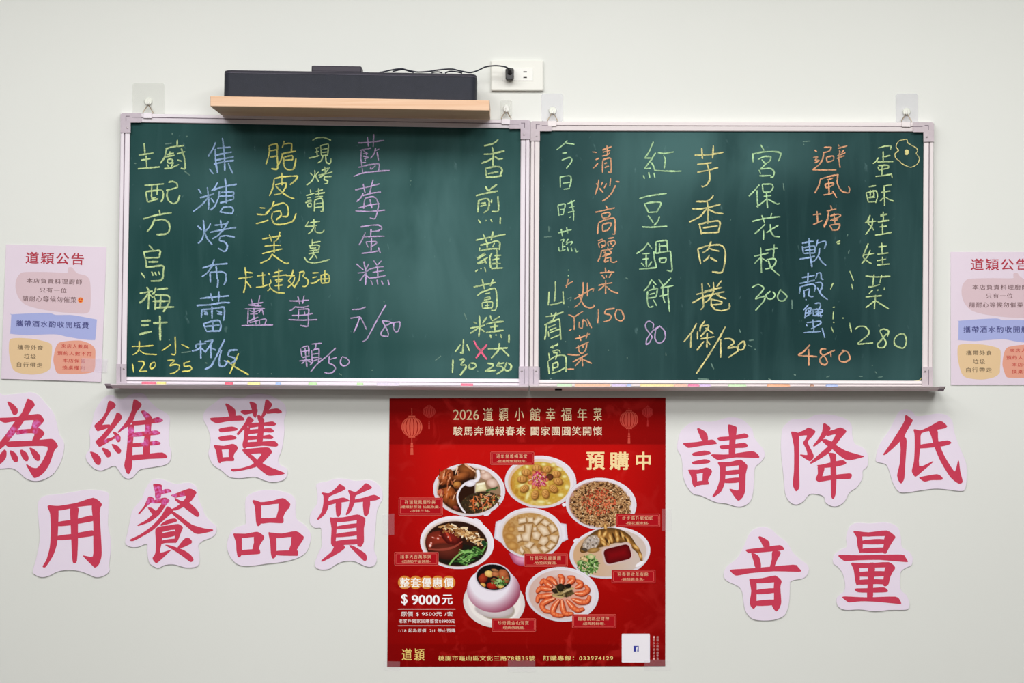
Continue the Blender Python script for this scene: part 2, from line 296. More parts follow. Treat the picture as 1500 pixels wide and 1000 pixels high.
RIGHT_WRITING = [
 ('yellow chalk smear at the corner of the board', 'straw', [(1.6,1160,420,"1275,986 1320,982 1345,968 1358,950")]),
 ('light green chalk vegetable heading', 'mint', [
  (2.4,780,190,"""250,212 310,165 365,112;345,140 395,145 440,152;312,245 360,240;305,318 385,290 412,305 405,340 355,405
   290,490 292,605;285,495 380,480 405,500 400,560 385,605;315,560 390,550;325,622 390,612
   265,790 278,900;265,790 335,775 340,800 320,890;290,835 330,830;295,890 320,885;365,775 445,740;405,735 430,870 430,950;380,815 440,800;370,865 440,850;385,920 405,905"""),
  (2.4,780,310,"""268,222 340,205 410,185;300,180 315,260;355,160 370,225;290,300 330,290 310,330;315,330 315,410;320,365 345,360;275,370 285,412 345,395;375,285 350,325;350,345 380,320 420,315 395,350;365,370 375,415;405,375 415,415;445,380 460,420 480,408;372,610 378,612;370,668 382,672"""),
 ]),
 ('lime chalk vegetable names', 'lime', [
  (2.6,780,420,"""240,-60 240,40 228,155;175,50 165,195;180,190 240,180 310,158;318,45 328,180
   138,312 220,300 325,262;195,275 205,315;248,265 215,345;215,345 160,380 125,400;145,400 140,480 128,555;150,390 220,360 280,340 290,450 298,555;165,425 245,392;180,455 250,425;165,465 170,520;180,480 285,440;190,540 290,500
   185,635 270,600;208,612 215,645;265,588 252,622;210,675 260,660 285,670 290,695;215,690 245,690 265,680;170,690 180,760;160,780 175,910;165,775 240,725 320,715 350,745 350,890;260,690 240,760;210,800 215,880;210,805 260,790 265,835 215,850;200,905 280,880 345,840"""),
 ]),
 ('orange chalk dish name and price', 'orange', [
  (2.6,780,190,"""625,230 672,238;660,315 695,295;632,402 655,385 685,350;730,212 830,175;735,235 815,215;728,275 780,265 810,240;780,165 785,265;735,320 732,450;735,315 810,295 822,340 822,445 790,440;750,355 780,345;755,395 800,380
   695,520 685,590 655,680;668,560 690,590;735,545 720,580;700,610 742,660;775,560 750,610;818,505 810,590;870,540 910,545;868,580 830,660 780,715 730,748
   765,790 785,825;658,862 760,840 862,815;720,880 735,925;725,880 790,865 815,880 790,915 735,925"""),
  (2.6,780,310,"""690,120 680,235;690,115 760,85 850,65 865,120 860,235 835,230;735,130 735,205;735,130 810,115 825,130 790,190 735,205
   685,305 735,285;790,280 855,270;690,330 700,375;690,330 750,305 765,340 720,375;720,345 740,360;785,320 795,360;785,320 850,300 868,330 830,370;815,325 835,345;785,375 800,400;720,410 715,450 685,520;720,410 840,385;745,420 770,440 750,450;760,410 765,450;800,400 825,430 770,445;730,470 815,445;770,460 755,525 800,510;760,490 820,475;820,480 820,520 850,530 885,515
   705,640 800,630 858,632;760,585 770,640;800,610 790,640;720,665 745,675;740,680 755,700;770,665 775,690;830,640 800,690;690,770 760,755 835,742;765,715 765,860;755,770 690,825;770,780 830,830 898,855"""),
  (2.7,780,420,"""690,230 690,310 680,380;770,235 755,280 805,290 825,315 800,350 745,365;765,238 860,225;885,235 865,290 880,340 930,355 960,320 930,250 890,235"""),
 ]),
 ('orange chalk vegetable name', 'orange', [
  (2.6,780,420,"""345,-10 425,-60;375,-85 355,10;440,130 520,80 635,15 630,55;530,-50 530,40 510,140;575,-45 575,100;485,75 510,140 545,200 600,220 645,205 640,185;515,140 480,185 437,215
   375,290 430,315 440,370 435,450;440,315 530,255;490,365 490,420 520,430 530,340;530,340 560,365 575,415;570,335 620,430;380,460 410,440
   445,545 520,525 600,490;490,505 505,565;580,475 560,545;455,640 590,575;480,610 490,680 520,695 555,660 570,590;525,600 530,640;485,640 480,665;420,785 480,755 580,700;365,705 430,712 495,712;520,720 525,830;510,760 445,830;530,760 620,800;365,858 435,860"""),
 ]),
 ('mint green chalk dish name', 'mint', [
  (2.7,780,190,"""1265,125 1225,220 1175,298;1175,298 1245,295;1290,240 1230,330 1170,408;1170,408 1240,403;1245,340 1275,400 1278,430;1160,475 1172,512;1215,445 1228,505;1270,450 1282,505;1312,240 1380,248 1480,230;1370,265 1390,310 1378,405;1280,425 1400,432 1500,435 1560,432
   1118,722 1200,695 1405,665;1168,770 1215,865;1175,775 1240,760 1340,760 1335,800 1295,868;1210,865 1300,858;1210,895 1265,975;1330,905 1310,960 1270,1000"""),
  (2.8,780,310,"""1145,158 1250,162 1410,152
   1210,325 1160,390 1088,438;1210,330 1250,385;1150,440 1228,435;1270,415 1275,490 1295,570 1285,585 1115,602;1190,440 1192,580;1150,498 1215,490;1138,535 1175,575;1250,520 1210,575;1290,320 1290,440;1290,315 1400,300 1410,360 1415,420;1320,360 1400,355;1328,330 1330,430;1290,435 1435,412 1445,440 1460,615 1405,612;1325,490 1335,530;1325,490 1395,485 1390,525 1340,532
   1250,710 1210,780 1165,830;1250,715 1295,765;1265,770 1272,800;1205,830 1200,920 1215,990 1235,1000;1215,825 1300,800 1305,820 1290,890 1210,905;1225,865 1285,850;1265,920 1300,985;1235,1000 1265,985;1320,705 1365,770;1450,690 1395,750 1340,800;1340,800 1475,772;1330,885 1420,865;1365,795 1365,880 1385,955;1418,800 1420,900 1435,1050"""),
 ]),
 ('lilac chalk price', 'lilac', [(2.4,780,420,"""1260,440 1265,385 1220,358 1185,385 1190,440 1250,520 1225,580 1190,600 1200,540 1260,460 1335,405;1290,450 1280,530 1305,580 1350,582 1390,530 1380,460 1330,415 1290,450""")]),
 ('straw yellow chalk dish name and price', 'straw', [
  (2.8,980,190,"""268,265 420,262 570,235;342,190 350,305;465,165 455,300;295,362 445,345;295,445 400,425 515,395;395,350 420,430 425,520 395,575 350,598 345,580
   280,750 390,748 440,720 465,685;238,825 350,825 540,780;400,750 408,850 405,985;395,825 320,910 212,965;410,830 480,865 570,878"""),
  (2.9,980,310,"""305,135 400,110 510,95 535,120 515,220;320,140 340,238;355,170 510,148;345,222 515,215
   300,385 315,460 332,548;300,390 400,355 520,345 570,370 590,440 580,550 550,635 450,628;440,310 410,390 350,430;415,380 470,400 525,412;425,450 400,490 360,518;430,480 505,522"""),
  (2.9,980,420,"""285,80 380,55 470,30;345,-40 350,60 360,200 330,240;245,168 350,110 440,90;405,-40 425,0;550,-65 500,0;370,45 555,5;365,100 580,50;465,-50 465,50 420,130 375,165;490,70 540,105 600,125;440,130 550,155 540,180 430,190;440,125 445,190 480,235 550,250 630,225 632,170
   290,380 240,470 155,575;232,490 228,635;300,465 298,550;375,355 330,420 325,470;350,410 415,400 400,440 330,520;380,430 465,490;330,545 475,522;400,480 395,635;365,570 290,665;400,565 430,605
   590,418 500,580 400,740 285,910;540,545 540,740;575,545 630,540 670,560 675,590 615,640 700,630 720,670 620,738;770,570 725,610 730,655 770,655 795,610 785,570 755,575"""),
 ]),
 ('pale green chalk dish name and price', 'mint', [
  (2.8,980,190,"""960,155 995,218;875,245 880,340;870,255 1000,230 1120,228 1170,250 1145,330;930,310 1000,280 1065,285 1050,330 1020,350;970,310 1000,348 1020,350;1020,350 955,412;940,420 960,460;950,410 1060,405 1100,440 1090,490 1060,495;945,482 1070,478
   945,575 890,640 835,695;920,630 930,815;975,570 985,650;975,570 1070,568 1090,600 1060,645 985,655;990,695 1070,688;1020,660 1030,820;1020,725 960,775 915,805;1035,728 1090,755 1130,775 1160,770"""),
  (2.7,980,310,"""868,102 1000,70 1165,50;970,35 1000,115;1075,15 1065,50;1005,130 950,185 895,232;990,190 988,295;1145,140 1080,180 1020,220;1060,130 1065,205 1100,255 1160,262
   890,465 960,450 1040,430;960,375 968,640;955,480 895,542;970,485 1030,520;1010,400 1140,380;1100,340 1090,480;1020,500 1100,490 1120,520 1080,580 1005,600;1040,510 1070,590 1158,668"""),
  (2.6,980,420,"""868,8 930,-25 990,5 980,40 905,125 1000,100 990,150 905,248;1060,45 1015,85 1035,125 1080,125 1110,85 1085,50;1170,25 1135,95 1150,140 1200,145 1235,100 1175,40"""),
 ]),
 ('orange chalk dish name with price', 'orange', [
  (2.7,1160,190,"""238,212 262,230;222,290 270,285 240,320;245,320 285,320 240,345;335,240 320,310 285,365 220,415;215,418 330,420 465,420;335,185 412,185 385,225 325,240;360,285 370,345;365,285 430,275 435,315 370,340;485,155 495,175;480,195 580,168;495,215 505,240;545,210 520,245;475,275 560,240;470,300 550,270;500,240 490,300 505,395
   300,510 280,590 238,662;300,515 400,485 490,470;480,475 475,560 520,640 590,660 605,620 590,590;365,525 430,505;345,570 360,610;345,570 425,555 435,575 360,610;385,530 390,670;330,682 400,670 425,660;425,640 470,712
   220,890 305,880;262,850 270,970;222,992 320,948;405,790 420,835;365,850 465,828;385,845 375,920 345,990 330,1000"""),
  (2.6,1160,310,"""385,0 375,80 335,165;400,45 480,25 510,40 470,65;440,15 450,130;410,80 490,60;400,90 480,85;395,140 425,195;400,140 500,130 480,185 420,195"""),
  (2.9,1160,420,"""190,605 120,680 70,715 265,730;175,650 178,825;360,650 310,650 300,690 350,740 372,790 350,815 310,805 290,760 330,720 450,660;405,690 412,735;560,665 520,690 495,730 505,775 555,785 605,755 590,690 550,665 520,665"""),
 ]),
 ('periwinkle blue chalk dish name', 'blue', [
  (2.8,1160,310,"""105,330 180,315 230,310;178,275 190,440 210,580;110,360 120,430;110,380 200,360 240,365 240,430;135,405 235,395;125,435 240,430;80,495 180,480 240,465;272,290 255,360;265,330 330,310 358,320 340,390;290,380 280,450 240,510 195,530;270,450 310,520 358,562
   105,690 240,665;170,635 165,740;80,750 160,735 240,715;90,780 78,860;90,785 160,765 225,760 245,790 235,840;125,820 130,895;135,825 185,810 175,870 200,890 225,885;265,640 250,700;265,645 300,640 310,700 330,710;245,745 300,740 320,770 290,850;265,790 310,870 375,920;145,915 150,925"""),
  (2.7,1160,420,"""175,185 120,245;150,230 135,330;150,235 200,220 195,260;140,280 200,260;150,310 210,270;175,240 180,300;240,175 290,170 300,200 280,230 250,230;220,230 225,300;225,235 320,240 310,270 250,290;240,265 310,265;270,240 280,310;295,280 305,320;215,300 325,300
   150,390 160,415;155,375 290,360 300,385 200,440;220,340 230,465;120,480 200,472 300,465;315,430 345,535"""),
 ]),
 ('lime chalk dish name with price', 'lime', [
  (2.6,1160,190,"""900,192 980,170 1035,172 1030,210;955,225 955,330;960,285 1030,268;895,335 1060,332;905,290 880,330 848,355;900,385 910,425;905,375 1000,370 1010,400 910,420;945,370 940,480;875,488 950,480 1040,465;1040,455 1050,505
   805,598 880,582;775,660 800,755;775,660 880,640 895,700 875,765;820,630 820,700;850,630 860,690 830,700;800,710 870,705;800,755 880,750;955,590 1045,575;930,655 1030,640;965,595 970,795;960,710 918,748;980,705 1030,735 1070,748
   818,890 795,970;770,970 880,955;925,890 1000,882;955,860 958,960;900,965 1015,945"""),
  (2.6,1160,310,"""820,35 790,110 840,165 855,195;845,70 835,150 770,240;765,115 875,98;925,45 990,30;955,0 958,100;898,105 1015,92;915,160 995,150;945,125 950,235;870,245 960,232 1045,215
   800,330 770,400 745,470 780,510 835,545;820,400 790,470 730,545;740,455 865,435;905,368 990,358;940,325 945,440;892,445 1010,430;890,512 985,495;948,470 950,550;892,558 1025,545
   770,672 880,682 1030,675;860,655 845,775;940,660 918,745;800,788 860,780 920,760;845,820 805,860;890,825 905,815;970,790 965,820;770,893 940,878;875,870 875,930"""),
  (2.6,1160,420,"""875,85 862,235;860,150 772,220;875,145 940,185 1015,232"""),
  (2.7,1160,420,"""660,445 700,415 760,415 805,460 790,510 690,595 850,585;1000,520 1010,460 960,440 922,460 945,510 985,580 965,630 910,635 895,600 940,550 990,490;1150,490 1100,510 1070,560 1080,610 1150,640 1185,620 1198,560 1180,500 1140,490"""),
  (2.4,1160,310,"""465,322 505,302;472,335 505,330;430,745 405,812;410,770 440,745;625,755 638,812;605,620 645,720"""),
  (2.4,1160,420,"""428,215 450,210;435,260 430,340;430,370 445,375;412,420 435,475;605,375 622,475;530,328 540,325"""),
 ]),
 ('pale yellow chalk doodle of a fried egg', 'straw', [
  (1.7,1160,190,"""1120,115 1200,100 1215,140 1300,190 1315,225 1300,245 1335,300 1310,360 1240,392 1145,350 1130,330 1085,295 1080,250 1115,215 1090,180 1095,150 1120,115"""),
  (5.0,1160,190,"""1200,220 1228,225 1235,250 1205,248 1200,222 1225,255""")]),
]

LEFT_DUST = [(1.8,190,190,"445,30 447,55;590,75 605,65;45,350 68,353;570,430 600,455 635,480;370,150 440,140"),(1.6,490,190,"790,575 796,580;790,535 805,532"),(1.6,590,430,"640,200 670,270;780,808 790,812;340,700 400,650"),(1.6,190,420,"410,560 418,552;540,690 640,675;1340,905 1346,912;790,790 810,800"),(1.5,390,420,"1100,872 1115,870;50,905 60,912;760,905 790,925;1230,150 1236,158")]
RIGHT_DUST = [(2.0,980,420,"835,560 885,556;825,608 870,628;895,650 912,656;735,445 750,480;1285,135 1290,230;440,800 470,860;300,960 420,968;1040,960 1080,985"),(1.5,780,420,"365,130 405,108 395,150;372,205 380,214;340,570 352,575;990,735 992,755;1395,690 1398,720;790,665 800,660;180,965 205,958"),
 (1.7,1160,420,"700,935 740,936;870,885 890,905;900,945 950,940;838,820 845,825;360,945 400,930;910,395 912,420;20,915 40,925"),(1.6,980,190,"1195,560 1205,640;1405,155 1415,150;640,940 646,945;1400,125 1480,118"),(1.6,1160,310,"575,260 585,235;590,440 600,400"),(1.5,780,310,"170,150 172,205;120,265 200,260;975,690 1000,705")]
# ---- cut-out paper characters: label, origin, paper outline, brush strokes as outlines (1/7.1429 px)
CUTOUTS = [
 ('lavender cut-out at the picture edge under the left notice, red character with four dots', 0,570,
  "-60,90 40,60 150,50 240,40 320,30 400,60 470,140 560,250 600,380 620,470 670,560 660,680 620,790 550,890 450,945 360,960 270,930 190,860 120,825 0,830 -80,820",
  """75,135 95,128 140,155 185,205 183,250 160,270 135,262 110,210
290,97 340,120 365,165 330,210 290,275 190,420 100,530 60,580 -20,640 -40,600 40,500 160,330 230,240 270,140
-20,300 130,293 395,257 440,285 462,322 440,345 355,322 150,335 60,350 20,340
355,318 462,322 405,395 360,425 325,425
185,425 330,412 400,402 440,425 466,465 410,528 335,540 360,465 260,462 175,475
60,580 90,545 340,535 535,518 580,545 607,595 575,630 555,680 520,780 470,860 420,905 370,927 345,915 275,795 285,785 330,815 385,822 425,780 470,700 495,600 300,595 120,605 80,600
100,645 120,640 160,665 190,715 185,755 150,760 120,715
208,640 235,632 280,665 300,715 290,750 260,748 225,700
308,618 330,612 380,645 420,695 418,740 390,750 350,715
45,630 68,650 65,710 30,760 -20,790 -40,760 0,680""", "110,440 90;230,440 80;380,370 70;370,440 40"),
 ('lavender cut-out just below the chalk tray end, red character with silk radical and magenta scuffs', 120,570,
  "270,65 330,65 370,95 430,100 500,60 570,40 650,50 700,110 780,190 910,275 915,400 910,560 935,650 925,740 870,790 740,815 620,835 575,870 530,920 480,935 430,910 380,840 340,800 260,830 200,850 130,830 60,760 40,690 80,620 85,520 80,440 110,340 130,240 180,150 230,90",
  """285,120 325,128 355,165 335,200 300,225 215,370 160,435 130,385 145,360 210,300 255,220 270,145
150,400 215,372 295,368 270,405 190,432 160,437
365,243 400,255 420,300 370,365 240,528 195,600 175,598 143,555 150,535 200,490 300,370 345,290
240,528 320,500 350,480 385,520 335,520 195,600
320,445 345,445 385,470 405,500 400,545 375,553 355,525 340,480
85,660 105,652 160,675 200,725 195,780 165,792 130,760
208,620 230,612 280,635 305,670 295,705 265,712 240,680
310,578 330,573 380,595 412,640 400,668 375,670 345,640
540,110 575,112 625,155 605,200 570,240 535,330 480,390 430,420 385,455 378,440 430,380 480,310 520,220
490,375 545,370 545,450 530,600 525,800 505,870 485,887 465,870 442,795 460,700 475,560 480,430
618,230 650,222 700,255 735,300 700,320 665,310 640,275
530,335 660,320 740,305 800,290 850,322 820,345 730,358 600,375 535,375
545,455 650,440 720,435 780,428 822,455 800,475 700,485 545,498
530,565 650,555 720,545 780,535 825,562 800,582 700,590 530,605
525,690 640,680 700,672 840,660 893,700 870,720 700,728 600,738 525,742
665,315 725,310 725,400 710,600 705,690 640,690 645,560 660,450""", "690,420 70;670,260 60;800,320 55;510,450 80;660,560 60;770,450 60;770,560 60;590,475 60;370,510 40;490,530 40;420,410 40;250,540 30"),
 ('lavender cut-out below the tray, red character with speech radical and grass top', 290,570,
  "190,130 240,90 330,75 450,95 540,60 640,45 740,60 830,100 900,150 925,230 900,330 905,420 890,560 870,650 840,730 860,790 930,830 930,900 890,950 780,970 690,950 590,915 440,930 330,915 250,850 160,790 110,680 125,600 130,500 100,400 55,310 70,230 120,180",
  """285,155 305,148 355,180 390,215 392,280 330,285 310,220
125,310 145,297 270,290 440,272 475,295 480,325 330,332 210,355 180,350 150,335
215,422 240,405 350,388 400,400 415,415 400,432 300,445 235,450
207,508 235,493 345,478 395,495 405,512 380,525 290,535 235,535
165,590 185,582 235,595 250,640 258,710 240,768 220,770 205,745 190,650
185,585 270,590 360,570 400,585 418,615 385,665 325,630 250,632 220,640
330,620 418,615 385,665 370,715 375,748 330,725 320,680
215,718 310,708 372,708 375,748 300,750 225,758
538,135 560,128 610,150 615,190 615,270 600,300 575,270 560,200
445,230 475,218 570,215 620,205 620,245 560,252 490,265 460,250
705,115 730,108 777,155 760,195 730,225 690,290 660,290 690,200
720,225 760,208 830,200 860,215 880,238 850,252 790,250 720,255
520,290 545,285 585,325 560,350 520,390 470,430 425,478 405,465 440,420 490,350
490,400 545,400 530,470 520,560 515,600 495,620 475,615 465,575 480,510 485,440
620,275 645,270 690,310 690,345 640,345 625,310
540,355 700,345 780,335 820,362 790,382 690,380 540,402
530,425 690,410 760,405 797,435 770,452 680,450 530,470
525,490 680,485 750,473 790,500 770,520 670,518 525,530
510,555 680,545 800,540 840,578 815,600 680,590 510,605
640,330 690,330 685,460 672,555 615,555 625,450
465,635 490,625 720,605 765,635 772,665 675,772 600,815 480,845 370,860 345,845 360,830 450,825 560,790 620,735 665,672 570,675 520,685
460,640 520,660 570,690 620,735 680,775 760,815 900,870 890,890 760,905 720,895 660,850 610,805 560,740""", ""),
 ('squarish lavender cut-out in the lower row, red gridded character with hooked leg', 40,710,
  "110,230 130,150 200,110 350,95 500,70 620,50 740,55 840,80 855,140 850,260 845,420 870,560 870,720 855,840 860,900 800,950 720,965 640,935 560,905 450,890 320,905 240,945 150,965 70,930 60,890 100,740 130,560 120,400",
  """210,230 230,212 280,222 325,240 325,400 315,580 305,640 270,740 200,850 175,865 160,850 200,780 235,650 245,480 238,300
230,215 330,218 520,185 690,133 775,190 770,225 680,215 520,232 320,270
675,200 775,190 758,290 775,600 778,740 750,830 710,866 680,845 585,748 595,738 685,748 690,600 690,400
450,240 520,232 540,255 530,330 530,600 520,790 495,820 475,805 465,700 455,450
320,387 460,365 530,352 660,318 690,330 685,378 530,408 460,422 320,432
318,532 460,512 530,500 660,475 690,480 690,532 530,555 460,570 318,578""", ""),
 ('lavender cut-out with the busiest red character, roof strokes and magenta scuffed top', 180,695,
  "300,60 390,45 470,70 560,100 640,85 720,90 780,150 790,250 830,340 860,420 920,490 975,540 975,610 920,660 840,690 790,740 800,820 800,920 760,965 650,970 540,940 440,945 370,975 300,945 270,900 255,800 250,725 160,755 80,755 25,715 45,620 70,500 90,400 130,330 200,250 230,160",
  """315,105 345,93 400,103 410,130 395,240 340,245 335,180
395,175 440,150 490,152 510,182 470,190 405,205
265,235 300,232 330,260 240,340 175,412 160,405 220,330
270,275 340,262 440,238 490,270 450,320 380,420 280,495 170,535 155,525 250,470 340,385 385,330 400,300 320,300
260,345 300,345 350,385 320,415 300,405
500,215 530,205 690,145 750,165 770,190 720,270 630,340 550,375 500,365 560,335 640,265 660,222 590,235 545,240
545,240 600,270 690,290 770,360 800,410 795,435 770,440 700,390 610,320 550,270
455,340 480,335 530,375 490,420 400,500 300,590 120,690 75,690 80,675 180,625 300,540 400,430
500,395 530,385 600,430 720,520 850,560 940,572 930,592 800,620 740,605 640,520 570,460
400,515 470,470 540,457 565,470 560,492 480,515 400,535
340,570 400,540 415,600 405,720 390,815 500,785 495,800 420,870 355,925 325,905 310,870 340,820 345,700
380,545 480,530 580,515 628,550 610,600 575,690 550,715 535,700 545,575 400,600
405,615 540,590 540,640 400,665
400,690 540,668 555,710 440,715 395,730
440,735 490,738 560,760 640,790 710,840 740,885 725,910 700,910 620,850 530,790
650,665 690,660 720,690 715,720 620,765 570,770 600,720""", "365,160 80;450,170 70;300,290 80;440,280 60;370,240 60;540,220 40;620,210 40"),
 ('lavender cut-out with three red box shapes piled in a triangle', 325,705,
  "250,180 300,130 400,95 520,90 640,105 730,140 770,200 770,320 790,400 870,460 930,550 920,650 880,740 790,800 640,840 470,860 330,880 210,880 130,840 70,750 55,650 90,540 150,480 240,450 250,400 245,290",
  """318,205 335,193 390,210 412,250 412,380 410,435 390,465 370,462 357,420 350,320 340,250
330,195 410,215 530,200 640,172 700,215 717,240 690,290 600,232 412,252
600,225 717,240 660,330 635,400 645,425 630,435 570,385 590,300
400,385 500,382 635,372 645,425 620,437 500,432 405,440
120,555 135,542 195,555 208,590 210,715 205,770 185,792 165,785 152,720 148,640
135,545 250,545 370,525 430,560 443,585 420,620 340,580 205,592
340,570 443,585 400,660 385,730 398,758 320,715 335,640
205,720 320,708 390,705 398,755 300,765 200,770
487,540 500,530 560,550 570,595 572,720 565,780 545,805 525,800 512,750 505,640
500,533 620,543 775,518 840,560 858,585 820,640 735,580 570,592
735,570 858,585 810,670 780,730 797,765 780,778 705,720 725,650
560,728 700,720 790,720 797,765 770,778 560,770""", ""),
 ('lavender cut-out hugging the left side of the red poster, red character on two splayed feet', 440,695,
  "170,100 280,70 380,40 480,45 580,65 700,55 780,75 850,150 860,250 830,310 800,390 790,500 780,640 770,780 800,870 780,940 720,965 640,940 560,905 460,905 370,940 300,985 200,990 150,940 190,820 225,740 220,650 215,560 150,555 100,500 110,400 170,310 180,200",
  """220,195 235,185 300,192 370,140 410,97 460,125 473,150 420,180 300,235 295,330 260,410 190,472 175,462 220,390 240,300 240,220
295,275 370,255 450,237 500,260 520,275 470,285 370,300 295,318
370,295 430,285 425,400 400,442 375,420
500,170 515,162 580,180 640,130 685,88 735,115 748,140 690,170 580,220 570,290 530,380 490,420 475,412 505,330 518,230
570,260 660,240 770,210 825,235 830,250 790,268 720,275 570,292
655,280 730,275 715,400 690,435 665,420
308,455 325,447 380,465 380,560 370,690 355,755 320,720 325,560
330,452 450,445 595,415 660,440 680,465 600,475 380,500
590,470 680,465 665,560 665,700 635,755 610,750 595,730
380,540 590,508 590,552 380,572
375,618 592,590 592,635 375,655
365,695 592,672 600,725 460,735 365,745
365,735 440,728 468,765 400,820 240,907 220,895 320,810
510,745 540,740 600,770 680,825 697,870 690,895 665,900 600,840""", ""),
 ('lavender cut-out nearest the right side of the red poster, red character with speech radical', 980,605,
  "210,110 300,80 430,90 530,70 620,45 720,50 800,90 870,170 890,250 940,320 990,380 1000,450 960,510 900,570 890,680 880,820 850,920 780,970 700,975 600,945 490,930 400,890 330,860 250,840 180,750 145,640 140,520 120,440 85,360 110,220 150,160",
  """293,165 310,155 370,185 402,225 405,285 345,285 315,220
145,320 170,310 290,300 450,275 490,300 495,322 350,340 210,363 180,350
240,428 265,410 370,390 425,402 437,418 420,432 310,448 260,448
238,515 270,500 370,480 420,490 432,510 400,525 300,535 255,535
200,600 215,590 270,600 290,640 295,720 285,765 265,772 245,740 230,660
215,592 310,590 390,567 435,585 450,610 420,660 360,625 280,635
360,615 450,610 410,690 412,745 355,720 350,690
255,722 350,705 410,715 412,745 340,750 265,765
615,130 640,118 700,138 710,165 695,300 690,430 625,430 632,280
505,265 535,248 650,240 790,210 835,240 800,262 690,275 540,290
527,350 550,335 640,330 780,308 825,335 800,360 690,365 560,378
440,440 465,428 620,430 860,395 920,420 945,455 920,468 700,462 530,488 490,480
510,520 530,510 590,530 590,660 580,740 545,820 470,877 455,865 500,790 530,690 532,570
520,512 640,508 750,485 820,545 800,570 735,545 590,560
732,540 820,545 803,640 797,810 770,880 730,915 700,895 635,800 645,790 725,805 732,700
590,605 735,590 735,635 590,645
588,688 735,672 735,722 588,730""", ""),
 ('lavender cut-out between two others in its row, red character with a long tall post', 1135,605,
  "130,100 200,60 330,60 420,20 530,10 660,30 760,70 805,130 810,230 840,320 920,360 970,430 970,550 920,600 915,680 860,770 780,830 730,920 660,970 590,970 530,930 510,870 430,845 360,850 300,920 230,955 160,930 110,840 90,640 65,400 75,180",
  """170,205 190,192 245,205 255,260 255,600 258,770 230,815 210,805 187,740 200,600 200,350
240,205 310,175 350,150 405,170 425,195 390,245 345,300 380,380 407,440 400,475 370,502 340,490 265,440 275,430 340,435 325,370 295,310 320,270 335,232 250,238
505,115 525,105 580,145 580,170 540,230 490,290 415,348 402,335 460,260 495,190
545,195 620,170 685,148 735,170 748,195 700,250 640,330 560,420 470,480 385,527 370,515 450,440 540,360 600,290 635,220 545,240
490,285 530,270 600,300 660,345 750,395 920,445 920,460 790,492 730,480 660,430 600,375 540,335
440,545 500,535 600,510 710,490 750,520 720,540 640,560 500,572
450,550 520,570 500,650 480,715 460,720 425,690 450,630
445,680 500,660 780,628 805,660 780,688 640,690 460,718
560,420 590,413 640,430 640,520 645,700 635,850 612,897 590,870 585,700 580,480""", ""),
 ('lavender cut-out below the right end of the tray, red leaning character over one short bar', 1280,595,
  "230,110 270,50 340,30 410,60 440,100 540,95 660,75 760,90 820,150 840,260 880,380 930,500 970,620 970,780 950,870 900,885 780,870 640,860 480,880 340,900 260,890 200,800 170,700 130,610 50,585 20,560 40,450 90,350 160,250",
  """325,100 345,92 405,140 400,165 340,270 310,330 200,440 120,505 100,497 180,380 270,240 320,150
275,370 315,315 345,360 330,600 320,750 290,805 265,790 243,720 270,600 280,450
415,245 435,238 490,250 590,205 690,150 745,180 768,210 740,230 660,245 500,280 490,400 475,625 610,575 615,588 520,670 440,735 410,710 397,670 420,570 428,400 425,290
485,400 620,380 770,355 812,380 780,402 700,420 485,440
580,250 665,245 675,360 730,500 800,620 850,680 880,570 893,580 905,680 930,780 915,805 880,805 800,740 700,580 640,440 600,310
475,748 500,735 660,708 710,735 722,758 700,770 600,772 540,787 510,778""", ""),
 ('lavender bell-shaped cut-out, red character of a stand over a box', 1050,770,
  "330,100 380,40 470,12 560,30 640,100 740,180 790,270 860,340 950,410 960,480 910,545 780,575 765,640 760,760 740,870 700,940 610,980 480,990 370,970 300,890 280,790 265,690 220,630 100,570 70,500 110,420 210,340 280,220",
  """435,120 455,108 520,140 550,170 550,220 490,220 465,175
302,258 320,245 480,225 660,200 705,240 680,255 500,275 340,285 320,275
360,288 400,290 440,320 460,380 460,440 405,440 385,370
580,270 650,262 668,290 630,360 600,430 555,435 575,350
138,470 160,455 400,440 800,405 850,430 880,465 860,480 600,475 350,495 215,520 180,510
340,565 355,553 415,570 415,800 410,840 385,868 355,840 345,790 360,680
355,558 480,545 610,518 678,575 600,590 415,600
600,580 678,575 665,640 675,800 650,870 620,895 590,860 575,825 598,780
412,670 600,650 600,700 412,715
410,785 600,770 590,828 410,835""", ""),
 ('lavender cut-out with wavy waist, red character of stacked boxes on long bars', 1205,760,
  "260,130 290,70 360,40 500,45 640,35 740,55 800,110 820,200 830,290 900,340 940,400 930,480 870,510 820,550 810,640 820,740 880,800 910,890 890,940 830,950 700,950 550,965 390,945 240,950 160,910 150,820 220,760 235,680 210,570 160,500 110,460 120,380 190,320 250,290 245,200",
  """322,135 340,122 400,140 415,190 420,300 400,350 385,350 365,280 355,190
340,125 480,138 670,118 760,180 740,215 650,178 410,182
655,170 760,180 700,290 665,360 630,350 640,260
410,225 560,208 660,215 640,262 410,262
410,310 550,300 650,300 640,348 400,350
165,388 190,373 400,378 820,370 870,405 890,440 870,450 600,428 400,430 240,440 200,420
298,470 315,455 370,470 385,520 390,620 380,680 355,690 340,640 325,530
310,458 480,462 690,450 757,500 740,545 660,505 385,512
660,500 757,500 710,600 690,680 655,705 625,680 640,600
380,553 660,545 640,597 380,600
380,635 640,630 640,680 560,680 375,685
480,470 550,470 530,680 525,830 465,830 475,640
337,738 355,725 480,722 640,713 685,750 660,765 500,770 370,765
205,820 235,808 460,818 760,810 810,850 822,880 800,888 560,865 400,860 280,872 240,850""", ""),
]

